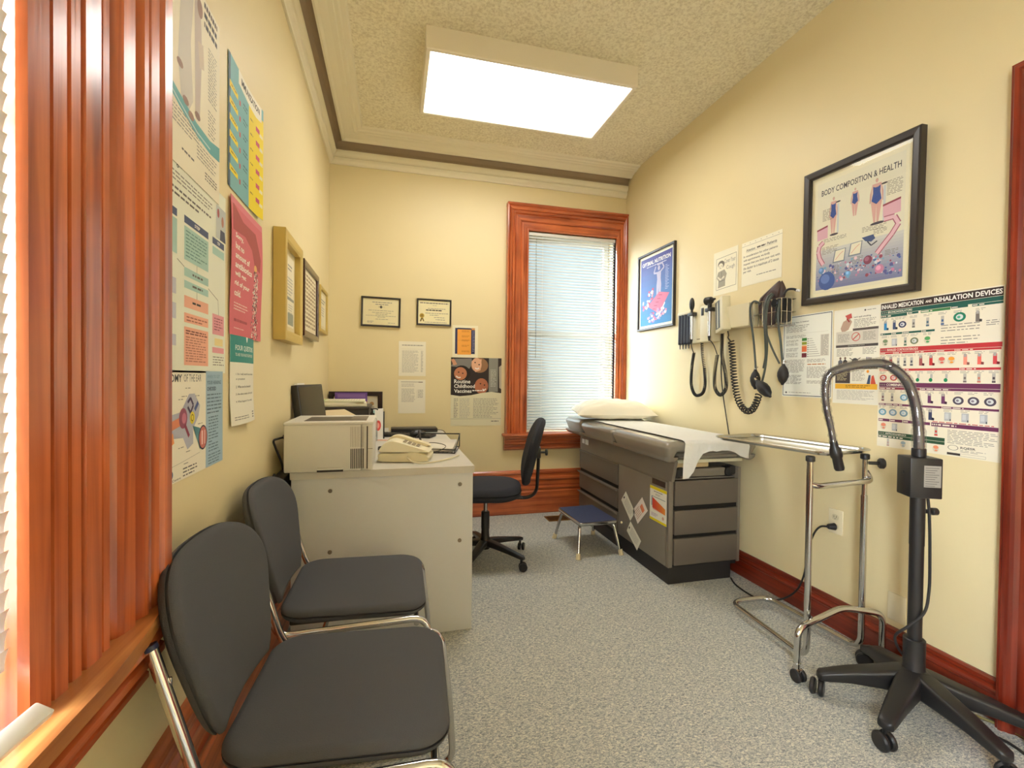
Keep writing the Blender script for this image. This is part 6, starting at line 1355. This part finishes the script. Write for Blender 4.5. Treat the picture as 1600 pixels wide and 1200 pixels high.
hang(s, 'left', 1.128, 1.703, 'bone_fracture_poster', 'flow chart poster reading Assessing Bone Fracture Risk with green and salmon boxes', 'poster')
s = Sheet(0.415, 0.262, (240, 234, 214))
s.text('ANATOMY', 0.02, 0.035, 0.345, 0.105, (64, 70, 84), 0.02).text('OF THE EAR', 0.37, 0.035, 0.62, 0.105, (110, 112, 112), 0.0)
s.rect(0.695, 0, 1, 1, (160, 188, 206)).up(); s.text('WHEN TO GET', 0.715, 0.04, 0.94, 0.075, (120, 148, 170), 0.0).text('YOUR HEARING', 0.715, 0.10, 0.96, 0.14, (84, 108, 134), 0.02).text('CHECKED', 0.715, 0.165, 0.87, 0.205, (58, 70, 96), 0.03)
s.para(0.715, 0.24, 0.985, 6, 0.038, (96, 116, 134), 0.35); s.para(0.74, 0.48, 0.92, 12, 0.032, (96, 116, 134), 0.35, 0.8); s.para(0.735, 0.875, 0.975, 4, 0.03, (96, 116, 134), 0.35)
s.lay = 1; s.poly([(0.0, 0.35), (0.15, 0.40), (0.33, 0.38), (0.44, 0.22), (0.52, 0.22), (0.60, 0.34), (0.58, 0.44), (0.50, 0.56), (0.50, 0.70), (0.42, 0.74), (0.36, 0.62), (0.20, 0.60), (0.0, 0.62)], (180, 182, 196)).up()
s.line([(0.0, 0.52), (0.18, 0.50), (0.34, 0.46)], 0.05, (226, 140, 104)).line([(0.0, 0.75), (0.10, 0.66), (0.24, 0.60)], 0.06, (240, 160, 96)).up()
s.oval(0.36, 0.44, 0.055, 0.095, (150, 80, 104)).line([(0.38, 0.5), (0.44, 0.62)], 0.025, (140, 60, 84)).line([(0.42, 0.30), (0.46, 0.26), (0.50, 0.33), (0.46, 0.40), (0.42, 0.34)], 0.018, (70, 60, 90)).oval(0.485, 0.45, 0.035, 0.06, (226, 206, 60)).line([(0.52, 0.38), (0.57, 0.31)], 0.028, (72, 92, 150)).up().oval(0.37, 0.44, 0.028, 0.05, (196, 120, 140)).ring(0.485, 0.45, 0.02, 0.035, 0.3, (120, 110, 40))
s.poly([(0.49, 0.53), (0.58, 0.56), (0.70, 0.62), (0.60, 0.78)], (90, 140, 150)).up().oval(0.645, 0.67, 0.07, 0.125, (70, 60, 80)).up().oval(0.645, 0.67, 0.06, 0.11, (206, 120, 110)); s.line([(0.63, 0.6), (0.63, 0.74)], 0.02, (240, 206, 200)).line([(0.67, 0.6), (0.67, 0.74)], 0.012, (240, 206, 200))
s.lay = 1
for x, y in ((0.42, 0.16), (0.33, 0.26), (0.37, 0.235), (0.56, 0.24), (0.60, 0.52), (0.15, 0.74), (0.33, 0.70), (0.43, 0.755), (0.40, 0.86)): s.para(x-0.03, y, x+0.04, 1, 0.02, K3, 0.4, 0)
s.line([(0.1, 0.86), (0.35, 0.84), (0.6, 0.81)], 0.002, K3); s.oval(0.20, 0.92, 0.035, 0.045, (60, 110, 146)).text('Hearing Centre', 0.10, 0.965, 0.33, 0.992, K2, 0.01); s.para(0.36, 0.90, 0.56, 3, 0.032, K2, 0.4)
hang(s, 'left', 1.118, 1.188, 'ear_anatomy_poster', 'wide poster reading ANATOMY OF THE EAR with a blue column about hearing checks', 'poster')
s = Sheet(0.335, 0.405, (120, 178, 184), curl=lambda x, y: 0.012*max(0, x-0.5)**2*4)
s.rect(0.60, 0.10, 1, 1, (240, 214, 20)); s.rect(0, 0.0, 0.05, 1, (70, 84, 104)); s.up(); s.poly([(0.28, 0.0), (0.95, 0.0), (0.95, 0.13), (0.80, 0.145), (0.28, 0.11)], (240, 234, 214)).up(); s.text('IMMUNIZATION', 0.36, 0.03, 0.9, 0.085, K1, 0.03)
s.lay = 2
for i in range(6):
    y = 0.20+i*0.125; s.poly([(0.03, y), (0.26, y+0.015), (0.26, y+0.055), (0.03, y+0.05)], (240, 214, 20)); s.rect(0.30, y+0.03, 0.34, y+0.07, (206, 96, 100)); s.para(0.42, y, 0.56, 2, 0.03, (70, 110, 120), 0.4); s.para(0.64, y+0.02, 0.72, 1, 0.03, (150, 130, 30), 0.4, 0); s.rect(0.80, y+0.02, 0.90, y+0.06, (206, 90, 110)); s.rect(0.90, y+0.045, 0.98, y+0.075, (240, 232, 190)); s.up(); s.para(0.07, y+0.02, 0.22, 1, 0.02, (120, 100, 20), 0.5, 0); s.lay = 2
hang(s, 'left', 1.572, 2.160, 'vaccination_chart', 'teal and yellow chart poster, highest of the three beside the tall cream poster', 'poster', d=0.002)
s = Sheet(0.335, 0.032, (236, 230, 206))
s = Sheet(0.335, 0.428, (216, 108, 120), curl=lambda x, y: 0.003*math.sin(y*5)+0.004*(x-0.3)**2+0.003)
s.rect(0, 0, 1, 0.05, (222, 126, 140)); s.poly([(0.05, 0.04), (0.35, 0.12), (0.75, 0.12), (0.93, 0.30), (0.90, 0.42), (0.72, 0.40), (0.62, 0.28), (0.40, 0.22), (0.04, 0.24)], (176, 80, 82)).up()
for i, (t, x1) in enumerate((('Sorry,', 0.34), ('but no', 0.36), ('amount of', 0.54), ('antibiotics', 0.62), ('will get', 0.44), ('rid of your', 0.56), ('cold.', 0.30))): s.text(t, 0.11, 0.245+i*0.069, x1, 0.292+i*0.069, (248, 238, 228), 0.03)
s.para(0.11, 0.755, 0.55, 3, 0.022, (240, 206, 200), 0.4); s.para(0.12, 0.875, 0.52, 1, 0.04, (170, 76, 88), 0.5, 0); s.para(0.12, 0.94, 0.42, 1, 0.02, (236, 190, 190), 0.4, 0)
rnd = random.Random(8); s.oval(0.74, 0.41, 0.05, 0.03, (240, 186, 120))
for i in range(190):
    t = rnd.random(); y = 0.43+0.56*t; x = 0.76+rnd.uniform(-0.055, 0.055)*(1+0.9*t); a = rnd.random()*3.1; s.line([(x, y), (x+0.028*math.cos(a), y+0.02*math.sin(a))], 0.016, rnd.choice([(246, 226, 216), (246, 226, 216), (96, 62, 66), (120, 110, 110)]))
hang(s, 'left', 1.582, 1.732, 'antibiotics_poster', 'pink poster reading Sorry, but no amount of antibiotics will get rid of your cold', 'poster', d=0.003)
s = Sheet(0.245, 0.285, (236, 232, 214), curl=lambda x, y: 0.010*math.sin(PI*min(1, max(0, x)))+0.008*max(0, y-0.7)*2)
s.rect(0, 0, 1, 0.30, (54, 146, 140)).up().poly([(0.5, 0), (0.58, 0), (0.55, 0.06), (0.53, 0.06)], WHT); s.text('FOUR QUESTIONS', 0.14, 0.105, 0.90, 0.175, (226, 238, 228), 0.02).text('TO ASK YOUR HEALTHCARE PROVIDER', 0.14, 0.195, 0.88, 0.23, (226, 238, 228), 0.01)
s.lay = 1
for y, t, x1 in ((0.42, '1. Do I really need this test, treatment', 0.90), (0.475, 'or procedure?', 0.46), (0.56, '2. What are the downsides?', 0.76), (0.645, '3. Are there simpler, safer options?', 0.90), (0.73, '4. What happens if I do nothing?', 0.84)): s.text(t, 0.16, y, x1, y+0.028, K1, 0.01)
s.para(0.10, 0.91, 0.62, 2, 0.026, K3, 0.4); s.para(0.80, 0.88, 0.92, 3, 0.03, K2, 0.5)
hang(s, 'left', 1.589, 1.304, 'questions_sheet', 'white sheet with a teal header reading FOUR QUESTIONS', 'paper', d=0.003)
# three frames towards the corner
GOLD = M('pale_gold_frame', (206, 180, 104), 0.4, 0.3); MAHO = M('mahogany_frame', (62, 26, 28), 0.25, coat=0.5)
s = Sheet(0.235, 0.325, (240, 232, 206)); s.para(0.12, 0.08, 0.22, 5, 0.03, K2, 0.5); s.para(0.45, 0.12, 0.85, 2, 0.05, K3, 0.5); s.para(0.3, 0.3, 0.9, 7, 0.045, K4, 0.5); s.rect(0.0, 0.58, 1, 0.62, (150, 150, 138)); s.oval(0.25, 0.80, 0.14, 0.10, (222, 130, 110)); s.para(0.5, 0.68, 0.9, 5, 0.035, K4, 0.4); s.rect(0.45, 0.80, 0.95, 0.97, (150, 156, 140))
framed(s, 'left', 2.115, 1.800, 'framed_certificate', 'deep gold framed certificate with a red seal on the left wall', 0.045, 0.048, GOLD, 0.028, (226, 212, 168), d=0.002)
s = Sheet(0.405, 0.325, (232, 220, 190))
for i in range(13):
    for j in range(6): s.rect(0.05+j*0.155, 0.05+i*0.071, 0.17+j*0.155, 0.088+i*0.071, (150, 126, 88) if (i+j) % 5 else (186, 168, 128))
framed(s, 'left', 2.645, 1.800, 'framed_photo_board', 'mahogany framed board of small name plates between the two gold frames', 0.034, 0.022, MAHO, 0.008, (232, 220, 190), d=0.010)
s = Sheet(0.245, 0.215, (236, 228, 200)); s.para(0.1, 0.15, 0.9, 2, 0.09, K3, 0.5); s.para(0.2, 0.4, 0.8, 4, 0.08, K4, 0.5)
framed(s, 'left', 3.295, 1.786, 'framed_certificate', 'pale gold framed certificate nearest the back corner of the left wall', 0.026, 0.018, GOLD, 0.022, (226, 214, 176), d=0.002)

# ---- stickers and cards on the examination table
def flat_card(s, y, z, name, label, cat, rot=0.0, grp=None):
    """card on the table door, facing -x; y,z is its centre"""
    r, u, n = V((0, -1, 0)), Z, V((-1, 0, 0)); r2 = r*math.cos(rot)+u*math.sin(rot); u2 = u*math.cos(rot)-r*math.sin(rot)
    c = V((1.5245, y, z)); o = c-r2*s.w/2+u2*s.h/2
    return solo(name, s.mesh(o, r2, u2, n), label, cat, c, grp, recalc=False)
s = Sheet(0.178, 0.205, (238, 234, 218)); s.rect(0, 0, 1, 0.09, (236, 214, 30)); s.rect(0, 0.93, 1, 1, (236, 214, 30)); s.text('Pain Scale', 0.24, 0.12, 0.74, 0.17, K2, 0.02) if False else s.para(0.24, 0.13, 0.76, 1, 0.04, K2, 0.5, 0)
s.para(0.34, 0.20, 0.64, 2, 0.03, K3, 0.4); s.rect(0.10, 0.295, 0.92, 0.31, (96, 122, 124)); s.rect(0.10, 0.30, 0.15, 0.58, (120, 150, 160)).up()
for i in range(10):
    t = i/10; s.poly([(0.16+0.076*i, 0.33+0.20*t), (0.16+0.076*(i+1), 0.33+0.20*(t+0.1)), (0.16+0.076*(i+1), 0.70), (0.16+0.076*i, 0.62+0.02*i*0.4)], (int(214+24*t), int(66+90*t), int(50+10*t)))
s.para(0.10, 0.78, 0.5, 3, 0.035, (170, 140, 180), 0.4); s.oval(0.80, 0.82, 0.06, 0.05, (214, 170, 150), 12)
flat_card(s, 2.408, 0.435, 'risk_chart_card', 'yellow bordered card with a red and orange chart on the examination table door', 'card')
WCARD = (232, 228, 210)
s = Sheet(0.165, 0.095, WCARD); s.rect(0.05, 0.42, 0.12, 0.60, (30, 28, 28)); s.para(0.22, 0.22, 0.9, 5, 0.13, K4, 0.4)
flat_card(s, 2.765, 0.333, 'appointment_card', 'white tilted card, uppermost of the two with a black mark on the table door', 'card', math.radians(-40))
s = Sheet(0.160, 0.090, WCARD); s.rect(0.05, 0.42, 0.12, 0.60, (30, 28, 28)); s.para(0.22, 0.22, 0.9, 5, 0.13, K4, 0.4)
flat_card(s, 2.685, 0.160, 'appointment_card', 'white tilted card with a black mark, lowest on the examination table door', 'card', math.radians(-32))
s = Sheet(0.165, 0.095, (236, 226, 214)); s.rect(0.60, 0.30, 0.82, 0.80, (232, 140, 100)); s.para(0.1, 0.2, 0.55, 5, 0.13, (200, 160, 140), 0.4)
flat_card(s, 2.612, 0.345, 'appointment_card', 'white and orange card tilted the other way beside the yellow bordered card', 'card', math.radians(45))
